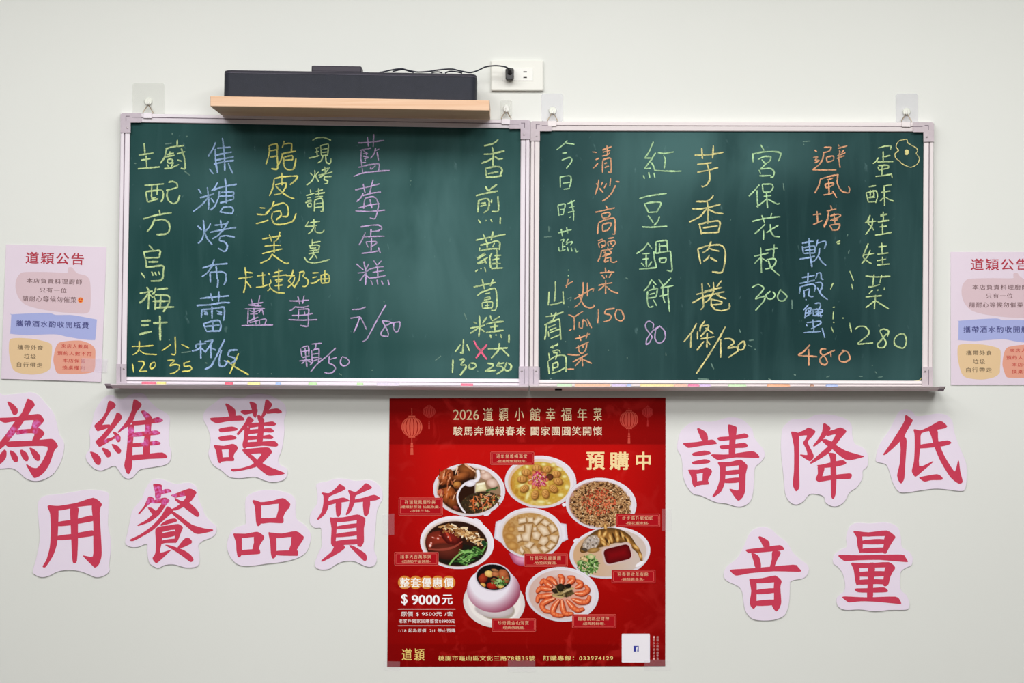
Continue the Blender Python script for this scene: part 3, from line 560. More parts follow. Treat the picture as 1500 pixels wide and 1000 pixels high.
# ------------------------------------------------------------------ the room
wall_m = mat('wall_paint', (227, 229, 224), 0.55, 0.25, noise=(1.1, (223, 225, 219), 0.25), bump=(260, 0.05))
def plane(name, a, b, c, d, m, t):
    n = (Vector(b)-Vector(a)).cross(Vector(d)-Vector(a)).normalized()*-t
    v = [Vector(x) for x in (a, b, c, d)]; w = [x+n for x in v]
    o = part(name, v+w, [[0, 1, 2, 3], [7, 6, 5, 4], [0, 4, 5, 1], [1, 5, 6, 2], [2, 6, 7, 3], [3, 7, 4, 0]], m)
    o['kind'] = 'structure'; return o
plane('wall_back', (-4, 0, 0), (4, 0, 0), (4, 0, 3), (-4, 0, 3), wall_m, 0.1)
plane('floor', (-4, -7, 0), (4, -7, 0), (4, 0, 0), (-4, 0, 0), mat('floor_tile', (104, 98, 92), 0.4, 0.4, noise=(3, (96, 90, 84), 0.2)), 0.1)
plane('ceiling', (-4, 0, 3), (4, 0, 3), (4, -7, 3), (-4, -7, 3), mat('ceiling_white', (236, 236, 232), 0.8, 0.1), 0.1)

# ------------------------------------------------------------------ chalkboards
def board_surface_mat(name, base, haze, dark, dust):
    m = bpy.data.materials.new(name); m.use_nodes = True; nt = m.node_tree; b = nt.nodes['Principled BSDF']
    tc = nt.nodes.new('ShaderNodeTexCoord')
    def noise(scale, detail, sx=1, sz=1, rough=0.55):
        mp = nt.nodes.new('ShaderNodeMapping'); mp.inputs['Scale'].default_value = (sx, 1, sz)
        nt.links.new(tc.outputs['Object'], mp.inputs['Vector'])
        n = nt.nodes.new('ShaderNodeTexNoise'); n.inputs['Scale'].default_value = scale; n.inputs['Detail'].default_value = detail
        n.inputs['Roughness'].default_value = rough; n.inputs['Distortion'].default_value = 0.4
        nt.links.new(mp.outputs['Vector'], n.inputs['Vector']); return n.outputs['Fac']
    def ramp(f, lo, hi, top=1.0):
        r = nt.nodes.new('ShaderNodeMapRange'); r.inputs['From Min'].default_value = lo; r.inputs['From Max'].default_value = hi
        r.inputs['To Max'].default_value = top; nt.links.new(f, r.inputs['Value']); return r.outputs['Result']
    def mix(f, a, c):
        x = nt.nodes.new('ShaderNodeMix'); x.data_type = 'RGBA'; nt.links.new(f, x.inputs['Factor'])
        if isinstance(a, tuple): x.inputs['A'].default_value = (*lin(a), 1)
        else: nt.links.new(a, x.inputs['A'])
        x.inputs['B'].default_value = (*lin(c), 1); return x.outputs['Result']
    c = mix(ramp(noise(3.2, 3), 0.36, 0.66), base, dark)
    # where the eraser has spread the dust: patches (centre px, radii px, amount)
    geo = nt.nodes.new('ShaderNodeNewGeometry'); acc = None
    for (cx, cy, rx, ry, amt) in dust:
        w = P(cx, cy, 0.015)
        s1 = nt.nodes.new('ShaderNodeVectorMath'); s1.operation = 'SUBTRACT'; nt.links.new(geo.outputs['Position'], s1.inputs[0]); s1.inputs[1].default_value = w
        s2 = nt.nodes.new('ShaderNodeVectorMath'); s2.operation = 'MULTIPLY'; nt.links.new(s1.outputs['Vector'], s2.inputs[0]); s2.inputs[1].default_value = (PPM/rx, 0, PPM/ry)
        s3 = nt.nodes.new('ShaderNodeVectorMath'); s3.operation = 'LENGTH'; nt.links.new(s2.outputs['Vector'], s3.inputs[0])
        r = nt.nodes.new('ShaderNodeMapRange'); r.interpolation_type = 'SMOOTHSTEP'; r.inputs['From Min'].default_value = 1; r.inputs['From Max'].default_value = 0; r.inputs['To Max'].default_value = amt
        nt.links.new(s3.outputs['Value'], r.inputs['Value'])
        if acc is None: acc = r.outputs['Result']
        else:
            ad = nt.nodes.new('ShaderNodeMath'); ad.operation = 'ADD'; nt.links.new(acc, ad.inputs[0]); nt.links.new(r.outputs['Result'], ad.inputs[1]); acc = ad.outputs['Value']
    ml = nt.nodes.new('ShaderNodeMath'); ml.operation = 'MULTIPLY'; ml.use_clamp = True; nt.links.new(acc, ml.inputs[0]); nt.links.new(ramp(noise(4.5, 4, 1.5, 0.6), 0.2, 0.62, 1.1), ml.inputs[1])
    c = mix(ml.outputs['Value'], c, haze)
    c = mix(ramp(noise(2.6, 3, 1.6, 0.6), 0.50, 0.72, 0.30), c, haze)             # chalk dust rubbed over the board
    c = mix(ramp(noise(9, 5, 3.2, 0.35), 0.52, 0.76, 0.22), c, haze)               # wiping streaks
    c = mix(ramp(noise(42, 3, 1.4, 0.7), 0.70, 0.80, 0.35), c, tuple(min(255, v+45) for v in haze))  # specks of chalk
    nt.links.new(c, b.inputs['Base Color']); b.inputs['Roughness'].default_value = 0.7; b.inputs['Specular IOR Level'].default_value = 0.05
    return m
def chalk_mat(name, rgb):
    """chalk with the board's grain showing through"""
    m = bpy.data.materials.new(name); m.use_nodes = True; nt = m.node_tree; b = nt.nodes['Principled BSDF']
    tc = nt.nodes.new('ShaderNodeTexCoord'); n = nt.nodes.new('ShaderNodeTexNoise'); n.inputs['Scale'].default_value = 520; n.inputs['Detail'].default_value = 3
    nt.links.new(tc.outputs['Object'], n.inputs['Vector'])
    n2 = nt.nodes.new('ShaderNodeTexNoise'); n2.inputs['Scale'].default_value = 70; n2.inputs['Detail'].default_value = 2
    nt.links.new(tc.outputs['Object'], n2.inputs['Vector'])
    ad = nt.nodes.new('ShaderNodeMath'); ad.operation = 'ADD'; nt.links.new(n.outputs['Fac'], ad.inputs[0]); nt.links.new(n2.outputs['Fac'], ad.inputs[1])
    r = nt.nodes.new('ShaderNodeMapRange'); r.inputs['From Min'].default_value = 0.80; r.inputs['From Max'].default_value = 1.14
    r.inputs['To Min'].default_value = 0.38; r.inputs['To Max'].default_value = 1.0
    nt.links.new(ad.outputs['Value'], r.inputs['Value'])
    mx = nt.nodes.new('ShaderNodeMix'); mx.data_type = 'RGBA'
    mx.inputs['A'].default_value = (*lin((60, 92, 84)), 1); mx.inputs['B'].default_value = (*lin(rgb), 1)
    nt.links.new(r.outputs['Result'], mx.inputs['Factor']); nt.links.new(mx.outputs['Result'], b.inputs['Base Color'])
    b.inputs['Roughness'].default_value = 0.95; b.inputs['Specular IOR Level'].default_value = 0.05
    return m
CHALK = {k: chalk_mat('chalk_'+k, c) for k, c in dict(
    dust=(112, 140, 128), lime=(200, 222, 158), yellow=(238, 230, 118), blue=(156, 184, 226), gold=(226, 220, 122), lilac=(196, 170, 214),
    mint=(184, 222, 168), pink=(240, 106, 140), orange=(232, 168, 126), straw=(226, 216, 146)).items()}

def bil(c, u, v):
    """point of a four-cornered outline TL, TR, BR, BL"""
    a = (c[0][0]*(1-u)+c[1][0]*u, c[0][1]*(1-u)+c[1][1]*u); b = (c[3][0]*(1-u)+c[2][0]*u, c[3][1]*(1-u)+c[2][1]*u)
    return (a[0]*(1-v)+b[0]*v, a[1]*(1-v)+b[1]*v)
SURF = 0.0150
def chalkboard(label, outer, inner, frame_rgb, bracket_rgb, surf_m, writing, rings, slot, tray_ends, dust_marks):
    root = thing('chalkboard', P(*bil(outer, .5, 1), 0), label, 'chalkboard', None)
    alu = mat('aluminium_'+str(frame_rgb[0]), frame_rgb, 0.42, 0.5, 0.0, bump=(90, 0.03))
    seam = mat('dark_seam', (120, 108, 118), 0.6, 0.2)
    pla = mat('bracket_'+str(bracket_rgb[0]), bracket_rgb, 0.5, 0.4, noise=(120, tuple(v-8 for v in bracket_rgb), 0.2))
    # frame: profile swept round the board
    prof = [(0, 0.001), (0, 0.019), (0.06, 0.021), (0.36, 0.021), (0.40, 0.0185), (0.46, 0.0185), (0.50, 0.0205), (0.93, 0.0195), (1.0, 0.018), (1.0, 0.010)]
    rg = []
    for t, d in prof:
        rg.append([P(outer[i][0]*(1-t)+inner[i][0]*t, outer[i][1]*(1-t)+inner[i][1]*t, d) for i in range(4)])
    fr = MB(); fr.loft(rg, True, False); fr.build('frame', alu, root)
    sm = MB()
    q0 = [(outer[i][0]*(1-.395)+inner[i][0]*.395, outer[i][1]*(1-.395)+inner[i][1]*.395) for i in range(4)]
    q1 = [(outer[i][0]*(1-.465)+inner[i][0]*.465, outer[i][1]*(1-.465)+inner[i][1]*.465) for i in range(4)]
    sm.loft([[P(*p, 0.0187) for p in q0], [P(*p, 0.0187) for p in q1]], True, False); sm.build('frame_groove', seam, root)
    # writing surface
    big = [bil(inner, *uv) for uv in ((-.004, -.006), (1.004, -.006), (1.004, 1.006), (-.004, 1.006))]
    MB().prism(big, 0.002, SURF).build('writing_surface', surf_m, root)
    # corner brackets
    w0 = math.dist(outer[0], inner[0])
    for ci in range(4):
        sx = 1 if ci in (0, 3) else -1; sy = 1 if ci in (0, 1) else -1
        ox, oy = outer[ci]; ix, iy = inner[ci]
        b = MB(); e = 0.6
        if ci < 2:                                              # L-shaped corner piece
            ax, ay = 30*sx, 28*sy
            ol = [(ox-e*sx, oy-e*sy+3*sy), (ox+2*sx, oy-e*sy), (ox+ax, oy-e*sy), (ox+ax, iy+.3*sy), (ix+.3*sx, iy+.3*sy), (ix+.3*sx, oy+ay), (ox-e*sx, oy+ay)]
            b.prism(ol, 0.012, 0.0232); bo = b.build('corner_bracket', pla, root)
            s = MB(); s.prism([(ox+7*sx, oy+3.6*sy), (ox+13*sx, oy+3.6*sy), (ox+13*sx, oy+4.6*sy), (ox+8*sx, oy+4.6*sy), (ox+8*sx, oy+11*sy), (ox+7*sx, oy+11*sy)][::1], 0.0225, 0.0234)
            s.prism([(ox+16*sx, oy+5.4*sy), (ox+ax, oy+5.4*sy), (ox+ax, oy+6.2*sy), (ox+16*sx, oy+6.2*sy)], 0.0225, 0.0234)
            s.build('moulded_line', seam, bo)
            sp = (ix-4.5*sx, oy+21*sy)
        else:
            ol = [(ox-e*sx, oy), (ix+.3*sx, oy), (ix+.3*sx, oy+29*sy), (ox-e*sx, oy+29*sy)]
            b.prism(ol, 0.012, 0.0232); bo = b.build('corner_bracket', pla, root)
            s = MB(); s.prism([(ox+5.2*sx, oy+3*sy), (ox+6.2*sx, oy+3*sy), (ox+6.2*sx, oy+25*sy), (ox+5.2*sx, oy+25*sy)], 0.0225, 0.0234)
            s.build('moulded_line', seam, bo)
            sp = (ix-3.6*sx, oy+22*sy)
        c = P(*sp, 0.0232); r = 0.0022
        sc = MB(); sc.loft([[c+Vector((rr*math.cos(a*math.pi/6), -dd, rr*math.sin(a*math.pi/6))) for a in range(12)] for rr, dd in ((r, 0), (r*.95, .0007), (r*.6, .0012), (r*.3, .0009))])
        sc.build('screw', mat('screw_steel', (176, 168, 170), 0.3, 0.5, 0.8), bo, True)
    # chalk tray: profile (depth, height) swept along the bottom rail
    a = P(*outer[3], 0.0); b_ = P(*outer[2], 0.0)
    zoff = {}
    prof = [(0.010, -0.0015), (0.018, -0.0018), (0.060, -0.0030), (0.0640, -0.0024), (0.0655, 0.0010), (0.0675, 0.0016), (0.0688, 0.0008), (0.0520, -0.0078), (0.0485, -0.0084), (0.010, -0.0078)]
    rg = []
    for base, ex in ((a, -tray_ends[0]), (b_, tray_ends[1])):
        rg.append([Vector((base.x+ex, -d, base.z+z)) for d, z in prof])
    tr = MB(); tr.loft(rg); tro = tr.build('chalk_tray', mat('tray_aluminium_'+str(frame_rgb[0]), tuple(v-6 for v in frame_rgb), 0.45, 0.5), root)
    for (base, ex, sg) in ((a, tray_ends[0], -1), (b_, tray_ends[1], 1)):
        if ex > 0.001:
            k = MB(); cc = [(d+(0.0006 if 0.02 < d else 0), z+(0.0007 if z > -0.004 else -0.0007)) for d, z in prof]
            k.loft([[Vector((base.x+sg*(ex-0.011), -d, base.z+z)) for d, z in cc], [Vector((base.x+sg*(ex+0.0015), -d, base.z+z)) for d, z in cc]])
            k.build('tray_end_cap', mat('cap_mauve', (142, 128, 142), 0.55, 0.3), tro)
    if slot:
        s = P(slot[0], slot[1], 0.058)
        MB().add([s+Vector((dx, dy, dz)) for dx in (-.0075, .0075) for dy, dz in ((-.0029, .0014), (.0031, -.0017), (.0023, -.0021), (-.0037, .0010))],
                 [[0, 1, 2, 3], [7, 6, 5, 4], [0, 4, 5, 1], [1, 5, 6, 2], [2, 6, 7, 3], [3, 7, 4, 0]]).build('tray_slot', mat('slot_black', (14, 12, 14), 0.8, 0.1), tro)
    # hanging rings clipped on the top rail
    for (rx, ry) in rings:
        v = (ry - bil(outer, 0, 0)[1])
        u = (rx-outer[0][0])/(outer[1][0]-outer[0][0]); ty = bil(outer, u, 0)[1]
        c = MB(); c.prism([(rx-7, ty-1.0), (rx+5.5, ty-.8), (rx+5.5, ty+6.6), (rx-7, ty+6.4)], 0.010, 0.0238, 0.0006)
        co = c.build('hanger_clip', mat('clip_'+str(frame_rgb[0]), tuple(min(255, v+6) for v in frame_rgb), 0.4, 0.5), root)
        t = MB(); t.tube([P(rx-6.8, ty-0.2, .016), P(rx-7.3, ty-2.4, .015), P(rx-.8, ty-12.6, .010), P(rx+.8, ty-12.6, .010), P(rx+7.3, ty-1.8, .015), P(rx+6.6, ty+.4, .016), P(rx-6.8, ty-0.2, .016)], 0.00115, 8)
        t.build('hanging_ring', mat('ring_steel', (150, 136, 118), 0.35, 0.5, 0.7), co, True)
    # handwriting
    for k, (lab, colr, blocks) in enumerate(writing):
        sts = []
        for w, ox, oy, s in blocks:
            for st in s.replace('\n', ';').split(';'):
                if st.strip(): sts.append((w, [(ox+x/7.142857, oy+y/7.142857) for x, y in pts(st)]))
        # strokes far from each other are separate pieces of writing
        bx = [(min(x for x, y in q), min(y for x, y in q), max(x for x, y in q), max(y for x, y in q)) for w, q in sts]
        grp = list(range(len(sts)))
        for i in range(len(sts)):
            for j in range(i):
                gx = max(bx[i][0]-bx[j][2], bx[j][0]-bx[i][2], 0); gy = max(bx[i][1]-bx[j][3], bx[j][1]-bx[i][3], 0)
                if max(gx, gy) < 11 and grp[i] != grp[j]:
                    a_, b2 = grp[i], grp[j]; grp = [b2 if g == a_ else g for g in grp]
        for gi in sorted(set(grp)):
            mb = MB()
            for (w, q), g in zip(sts, grp):
                if g != gi: continue
                dd = SURF+0.0003+0.00006*k+0.00001*random.random()
                if w >= 5: mb.flat(smooth_closed([(1206*0+q[0][0]+3.2*math.cos(t*.8)*(1+.2*math.sin(t*3)), q[0][1]+2.2+4.2*math.sin(t*.8)) for t in range(8)], 3), dd)
                else: ribbon(mb, q, w*.77, dd, 0.22)
            o = mb.build('chalk_writing', CHALK[colr], root); o['label'] = lab
    mb = MB()
    for w, ox, oy, s in dust_marks:
        for st in s.split(';'): ribbon(mb, [(ox+x/7.142857, oy+y/7.142857) for x, y in pts(st)], w, SURF+.00025, .3)
    tag(mb.build('chalk_dust', CHALK['dust'], root), None, None, None, 'stuff')
    return root

# eraser smears and stray chalk marks: part of the surface material below
left_m = board_surface_mat('left_board_green', (35, 70, 68), (73, 108, 107), (30, 65, 64), [(640, 310, 260, 240, .95), (690, 470, 140, 150, .45), (300, 250, 190, 140, .4), (480, 420, 220, 180, .3), (650, 540, 200, 40, .3)])
right_m = board_surface_mat('right_board_green', (31, 60, 60), (71, 106, 105), (29, 56, 57), [(960, 230, 260, 190, .6), (1120, 215, 320, 90, .55), (870, 430, 260, 260, .42), (1230, 545, 220, 40, .25)])
LO = [(177, 166), (776, 176), (774, 565.2), (171, 561.8)]; LI = [(191, 179), (763, 188.3), (760.6, 554.6), (185, 552)]
RO = [(777.8, 178), (1367.5, 179.5), (1366, 565.8), (775.8, 565.2)]; RI = [(790.6, 191.7), (1353, 193), (1351, 557.6), (788.6, 556.2)]
board_left = chalkboard('green chalkboard under the wooden shelf, with silvery frame and chalked dessert menu', LO, LI, (229, 221, 228), (196, 184, 193), left_m, LEFT_WRITING, [(217, 165), (741.5, 175)], None, (0.006, 0.0), LEFT_DUST)
board_right = chalkboard('green chalkboard with a chalk doodle of an egg in its corner, no shelf above it', RO, RI, (228, 219, 219), (200, 188, 193), right_m, RIGHT_WRITING, [(809.5, 178), (1328, 179.5)], (818, 570.4), (0.0, 0.007), RIGHT_DUST)

# ------------------------------------------------------------------ chalk sticks lying in the trays
def tray_z(x_px):
    """top of the tray floor in the world at that photo x"""
    if x_px < 775: u = (x_px-171)/(774-171); y = 561.8+u*(565.2-561.8)
    else: u = (x_px-775.8)/(1366-775.8); y = 565.2+u*.6
    return P(750, y, 0).z - 0.0027
STICKS = [
 (208, 228, (236, 92, 120), 'pink chalk stick nearest the outer end of the tray under the plum drink prices'),
 (230, 243, (240, 222, 120), 'short yellow chalk piece touching the outermost pink stick in the tray'),
 (330, 341, (232, 76, 104), 'crimson chalk stub in the tray below the blue price and yellow cross'),
 (363, 381, (240, 226, 140), 'pale yellow chalk stick alone in the tray to the left of the blue stub'),
 (404, 411, (150, 176, 232), 'tiny blue chalk stub in the tray beneath the lilac slashed price'),
 (452, 464, (176, 226, 150), 'light green chalk bit in the tray under the lilac price ending in fifty'),
 (523, 532, (182, 230, 156), 'small green chalk bit between the other green bit and the lilac stick'),
 (552, 585, (214, 200, 224), 'long pale lilac chalk stick beside a green bit in the shelf board tray'),
 (675, 693, (240, 92, 124), 'bright pink chalk stick in the tray directly below the pink chalk cross'),
 (816, 838, (186, 226, 178), 'green chalk stick at the inner end of the egg doodle board tray'),
 (842, 894, (240, 172, 132), 'longest orange chalk stick in the tray, over the red poster top edge'),
 (896, 917, (204, 184, 226), 'lilac chalk stick between the long orange stick and the little blue stub'),
 (918, 925, (156, 180, 238), 'tiny blue chalk stub wedged beside the lilac stick above the poster'),
 (938, 987, (242, 218, 140), 'long yellow chalk stick in the tray above the poster upper corner'),
 (988, 1007, (240, 178, 148), 'peach chalk stick between the long yellow and the pink pieces'),
 (1008, 1024, (236, 104, 150), 'pink chalk stub between the peach and lilac pieces in the egg doodle tray'),
 (1025, 1041, (206, 176, 226), 'short lilac chalk stick just after the pink stub in the egg doodle tray'),
 (1067, 1093, (190, 226, 172), 'green chalk stick in the middle of the egg doodle board tray'),
 (1124, 1157, (242, 160, 112), 'orange chalk stick under the chalked price of three hundred'),
 (1187, 1192, (170, 118, 92), 'tiny brown chalk crumb between the lone orange and the last blue chalk'),
 (1210, 1227, (160, 182, 240), 'blue chalk stick furthest along the tray beneath the soft shell crab price'),
]
for x0, x1, rgb, lab in STICKS:
    d = 0.055; z0 = tray_z((x0+x1)/2); r = 0.0046
    k = (CAM_D-d)/CAM_D/PPM
    a = Vector(((x0-750)*k, -d, z0+r+.0002)); b = Vector(((x1-750)*k, -d, z0+r+.0002))
    mb = MB(); L = (b-a).length; t = (b-a).normalized()
    e = min(.0008, L*.2)
    mb.tube([a, a+t*e, a+(b-a)*.5, b-t*e, b], [r*.82, r, r*.98, r*.95, r*.76], 14)
    rgb = tuple(int(v+(226-v)*.22) for v in rgb)
    o = mb.build('chalk_stick', mat('stick_%d_%d_%d' % rgb, rgb, 0.95, 0.05, noise=(300, tuple(min(255, v+12) for v in rgb), .15)), None, True)
    tag(o, lab, 'chalk', 'chalk sticks in the trays')

# ------------------------------------------------------------------ wooden shelf over the first board
def wood_mat():
    m = bpy.data.materials.new('beech_wood'); m.use_nodes = True; nt = m.node_tree; b = nt.nodes['Principled BSDF']
    tc = nt.nodes.new('ShaderNodeTexCoord'); mp = nt.nodes.new('ShaderNodeMapping'); mp.inputs['Scale'].default_value = (2.2, 30, 60)
    nt.links.new(tc.outputs['Object'], mp.inputs['Vector'])
    n = nt.nodes.new('ShaderNodeTexNoise'); n.inputs['Scale'].default_value = 2.4; n.inputs['Detail'].default_value = 5; n.inputs['Distortion'].default_value = 0.7
    nt.links.new(mp.outputs['Vector'], n.inputs['Vector'])
    r = nt.nodes.new('ShaderNodeValToRGB'); r.color_ramp.elements[0].position = .3; r.color_ramp.elements[1].position = .72
    r.color_ramp.elements[0].color = (*lin((218, 176, 142)), 1); r.color_ramp.elements[1].color = (*lin((230, 196, 166)), 1)
    nt.links.new(n.outputs['Fac'], r.inputs['Fac']); nt.links.new(r.outputs['Color'], b.inputs['Base Color'])
    b.inputs['Roughness'].default_value = 0.5; b.inputs['Specular IOR Level'].default_value = 0.3
    return m
SD = 0.147
fl, frr = P(308, 140.6, SD), P(717.2, 147.0, SD)
ul, ur = P(308, 155.6, SD), P(716.8, 162.0, SD)
def box_between(tl, tr, bl, br, y0, y1, bev=0.0):
    """bar whose front face has these four corners and runs back to y1; bevelled edges"""
    mb = MB(); rg = []
    cen = (tl+tr+bl+br)/4
    for y, k in ((y0, bev), (y0+bev, 0.0), (y1, 0.0)):
        ring = []
        for c in (tl, tr, br, bl):
            q = c.copy(); q.y = y
            q.x += k*(1 if c.x < cen.x else -1); q.z += k*(1 if c.z < cen.z else -1)
            ring.append(q)
        rg.append(ring)
    return mb.loft(rg)
sh = box_between(fl, frr, ul, ur, -SD, -0.0225, 0.0012).build('wooden_shelf', wood_mat())
tag(sh, 'pale beech wall shelf carrying the long black box above the chalkboard', 'shelf')
# ------------------------------------------------------------------ long black box on the shelf
axis = (frr-fl).normalized(); upv = Vector((-axis.z, 0, axis.x))
blk = mat('device_black', (33, 36, 46), 0.55, 0.3, noise=(60, (37, 40, 51), .2), bump=(900, .3))
lid_m = mat('device_lid', (44, 41, 52), 0.42, 0.4)
def frame_pt(s, h, y):
    """s metres along the shelf from its outer end, h above the shelf top, y depth"""
    return Vector((fl.x, 0, fl.z)) + axis*s + upv*h + Vector((0, y, 0))
YF = -0.128; YB = -0.028
k = (CAM_D+YF)/CAM_D/PPM
sA = ((326.2-750)*k - fl.x); sB = ((697.3-750)*k - fl.x)
def rounded(s0, s1, y0, y1, r, n=8):
    out = []
    for cx, cy, a0 in ((s1-r, y1-r, 0), (s0+r, y1-r, 90), (s0+r, y0+r, 180), (s1-r, y0+r, 270)):
        for i in range(n+1):
            a = math.radians(a0+90*i/n); out.append((cx+r*math.cos(a), cy+r*math.sin(a)))
    return out
HT = 0.0600; LIFT = 0.0006
dev = thing('electronic_box', frame_pt((sA+sB)/2, 0, (YF+YB)/2), 'long low black electronic box with a raised tab, sitting on the wooden shelf', 'electronic device')
def slab(name, s0, s1, y0, y1, r, hs, m, parent):
    mb = MB(); rg = []
    for h, ins in hs:
        rg.append([frame_pt(a, h, b) for a, b in rounded(s0+ins, s1-ins, y0+ins, y1-ins, max(r-ins, .001))])
    return mb.loft(rg).build(name, m, parent, False)
body = slab('body', sA, sB, YF, YB, 0.016, [(0.0008, .002), (.002, 0), (HT-.0075, 0), (HT-.0068, .0012)], blk, dev)
lid = slab('lid', sA, sB, YF, YB, 0.016, [(HT-.0068, .0014), (HT-.0062, .0002), (HT-.003, 0), (HT-.0012, .0012), (HT-.0002, .004)], lid_m, dev)
slab('seam_highlight', sA, sB, YF-.0006, YB, 0.016, [(HT-.0074, .0004), (HT-.0072, -.0003), (HT-.0066, -.0003), (HT-.0064, .0004)], mat('highlight_grey', (84, 82, 98), .35, .5), body)  # paler grey band: the highlight along the lid edge, put in as colour
def sx_at(px, y): return ((px-750)*((CAM_D+y)/CAM_D/PPM) - fl.x)
t0, t1 = sx_at(457, -.075), sx_at(530, -.075)
tab = slab('raised_tab', t0, t1, -.092, -.056, .0035, [(HT-.001, 0), (HT+.0065, 0), (HT+.0068, .0004), (HT+.0072, 0), (HT+.0165, 0), (HT+.0185, .0016)], mat('tab_black', (52, 46, 58), .45, .4), dev)
slab('control_dial', sx_at(341, -.08), sx_at(356, -.08), -.095, -.075, .009, [(HT-.001, 0), (HT+.001, .001), (HT+.0022, .004)], lid_m, dev)
b = MB(); c = frame_pt(sA, .036, -.085)
b.loft([[c+Vector((-dx, rr*math.cos(a*math.pi/7), rr*math.sin(a*math.pi/7))) for a in range(14)] for rr, dx in ((.0095, -.001), (.0095, .0008), (.006, .0018))])
b.build('side_button', blk, dev, True)
# ------------------------------------------------------------------ wall socket, plug and cord
op = thing('wall_socket', P(757, 133, 0), 'white double power socket plate on the wall with a black plug in it', 'power socket')
iv = mat('socket_white', (232, 232, 224), .35, .4); iv2 = mat('socket_insert', (236, 236, 230), .3, .45)
MB().prism([(719, 90), (721, 88.3), (794, 88.3), (796, 90), (796.2, 132), (795, 133.2), (720, 133), (719, 132)], 0.0005, 0.0085, 0.0022).build('cover_plate', iv, op)
MB().prism([(736, 99.3), (781, 99.3), (781, 118.3), (736, 118.3)], 0.006, 0.0098, 0.0006).build('outlet_insert', iv2, op)
gr = MB()
for gx, gy in ((769.2, 105.2), (769.2, 113.4)):
    gr.prism([(gx-2.6, gy-.8), (gx+2.6, gy-.8), (gx+2.6, gy+.8), (gx-2.6, gy+.8)], 0.0092, 0.0100)
gr.build('outlet_slot', mat('slot_dark', (40, 30, 28), .7, .2), op)
cord = thing('power_cord', P(746.7, 118, .01), 'black power cord running from the box on the shelf to the wall socket', 'cable')
cab = mat('cable_black', (30, 32, 46), .45, .4)
cp = [(556, 106.0, .07), (560.6, 105.4, .068), (568, 103.6, .068), (576, 102, .068), (588, 100.6, .068), (597, 102.7, .066), (611, 105.4, .064), (628, 104.6, .064), (642, 102.4, .062), (661, 101, .06), (673, 103.6, .056), (687, 106.2, .05), (694, 105.2, .046), (701, 102.7, .042), (711.5, 97.9, .04), (725, 96.1, .042), (737, 97.2, .046), (742, 98.6, .044), (745.5, 101, .036)]
def spline3(q, n=6):
    out = []
    for i in range(len(q)-1):
        p0, p1, p2, p3 = q[max(i-1, 0)], q[i], q[i+1], q[min(i+2, len(q)-1)]
        for j in range(n):
            t = j/n; t2 = t*t; t3 = t2*t
            out.append(tuple(.5*((2*p1[c])+(-p0[c]+p2[c])*t+(2*p0[c]-5*p1[c]+4*p2[c]-p3[c])*t2+(-p0[c]+3*p1[c]-3*p2[c]+p3[c])*t3) for c in range(3)))
    out.append(q[-1]); return out
MB().tube([P(*q) for q in spline3(cp)], 0.00165, 8).build('cable', cab, cord, True)
for lp in ([(575, 104.6, .05), (584, 102.6, .05), (591, 101.8, .05), (598, 103.8, .05), (606, 106, .05)], [(632, 106.4, .05), (641, 105.2, .05), (648, 106.6, .05)], [(652, 107, .048), (659, 104.4, .048), (668, 105, .048), (677, 107, .048)]):
    MB().tube([P(*q) for q in spline3(lp)], 0.0015, 8).build('cable_loop', cab, cord, True)
pl = MB()
def rr(cx, cy, w, h, r, d, n=5):
    out = []
    for sx, sy, a0 in ((1, -1, -90), (1, 1, 0), (-1, 1, 90), (-1, -1, 180)):
        for i in range(n+1):
            a = math.radians(a0+90*i/n); out.append(P(cx+sx*(w-r)+r*math.cos(a), cy+sy*(h-r)+r*math.sin(a), d))
    return out
pl.loft([rr(746.6, 108.6, 6.0, 8.8, 3, .0098), rr(746.6, 108.6, 6.2, 9.2, 3, .014), rr(746.6, 108.4, 5.8, 8.6, 3, .028), rr(746.6, 108, 5.0, 7.6, 3, .031)])
po = pl.build('plug', mat('plug_black', (22, 22, 26), .35, .5), cord)
st = MB(); st.tube([P(746.8, 107.4, .028), P(746.8, 104.6, .034), P(746.4, 102.4, .038), P(745.2, 100.8, .037)], [.0056, .0052, .0044, .0034], 12)
st.build('strain_relief', mat('plug_black', (22, 22, 26), .35, .5), po, True)

# ------------------------------------------------------------------ clear adhesive hooks that hold the boards
def clear_mat(name, rgb, alpha, rough=.25):
    m = bpy.data.materials.new(name); m.use_nodes = True; nt = m.node_tree
    for n in list(nt.nodes):
        if n.type == 'BSDF_PRINCIPLED': nt.nodes.remove(n)
    out = nt.nodes['Material Output']; tr = nt.nodes.new('ShaderNodeBsdfTransparent')
    p = nt.nodes.new('ShaderNodeBsdfPrincipled'); p.inputs['Base Color'].default_value = (*lin(rgb), 1); p.inputs['Roughness'].default_value = rough
    mx = nt.nodes.new('ShaderNodeMixShader'); mx.inputs['Fac'].default_value = alpha
    nt.links.new(tr.outputs[0], mx.inputs[1]); nt.links.new(p.outputs[0], mx.inputs[2]); nt.links.new(mx.outputs[0], out.inputs['Surface'])
    return m
pad_m = clear_mat('clear_pad', (230, 232, 226), .18, .15); pad_m2 = clear_mat('clear_pad_white', (238, 238, 242), .3, .15)
hook_m = mat('hook_white', (234, 234, 228), .35, .4)
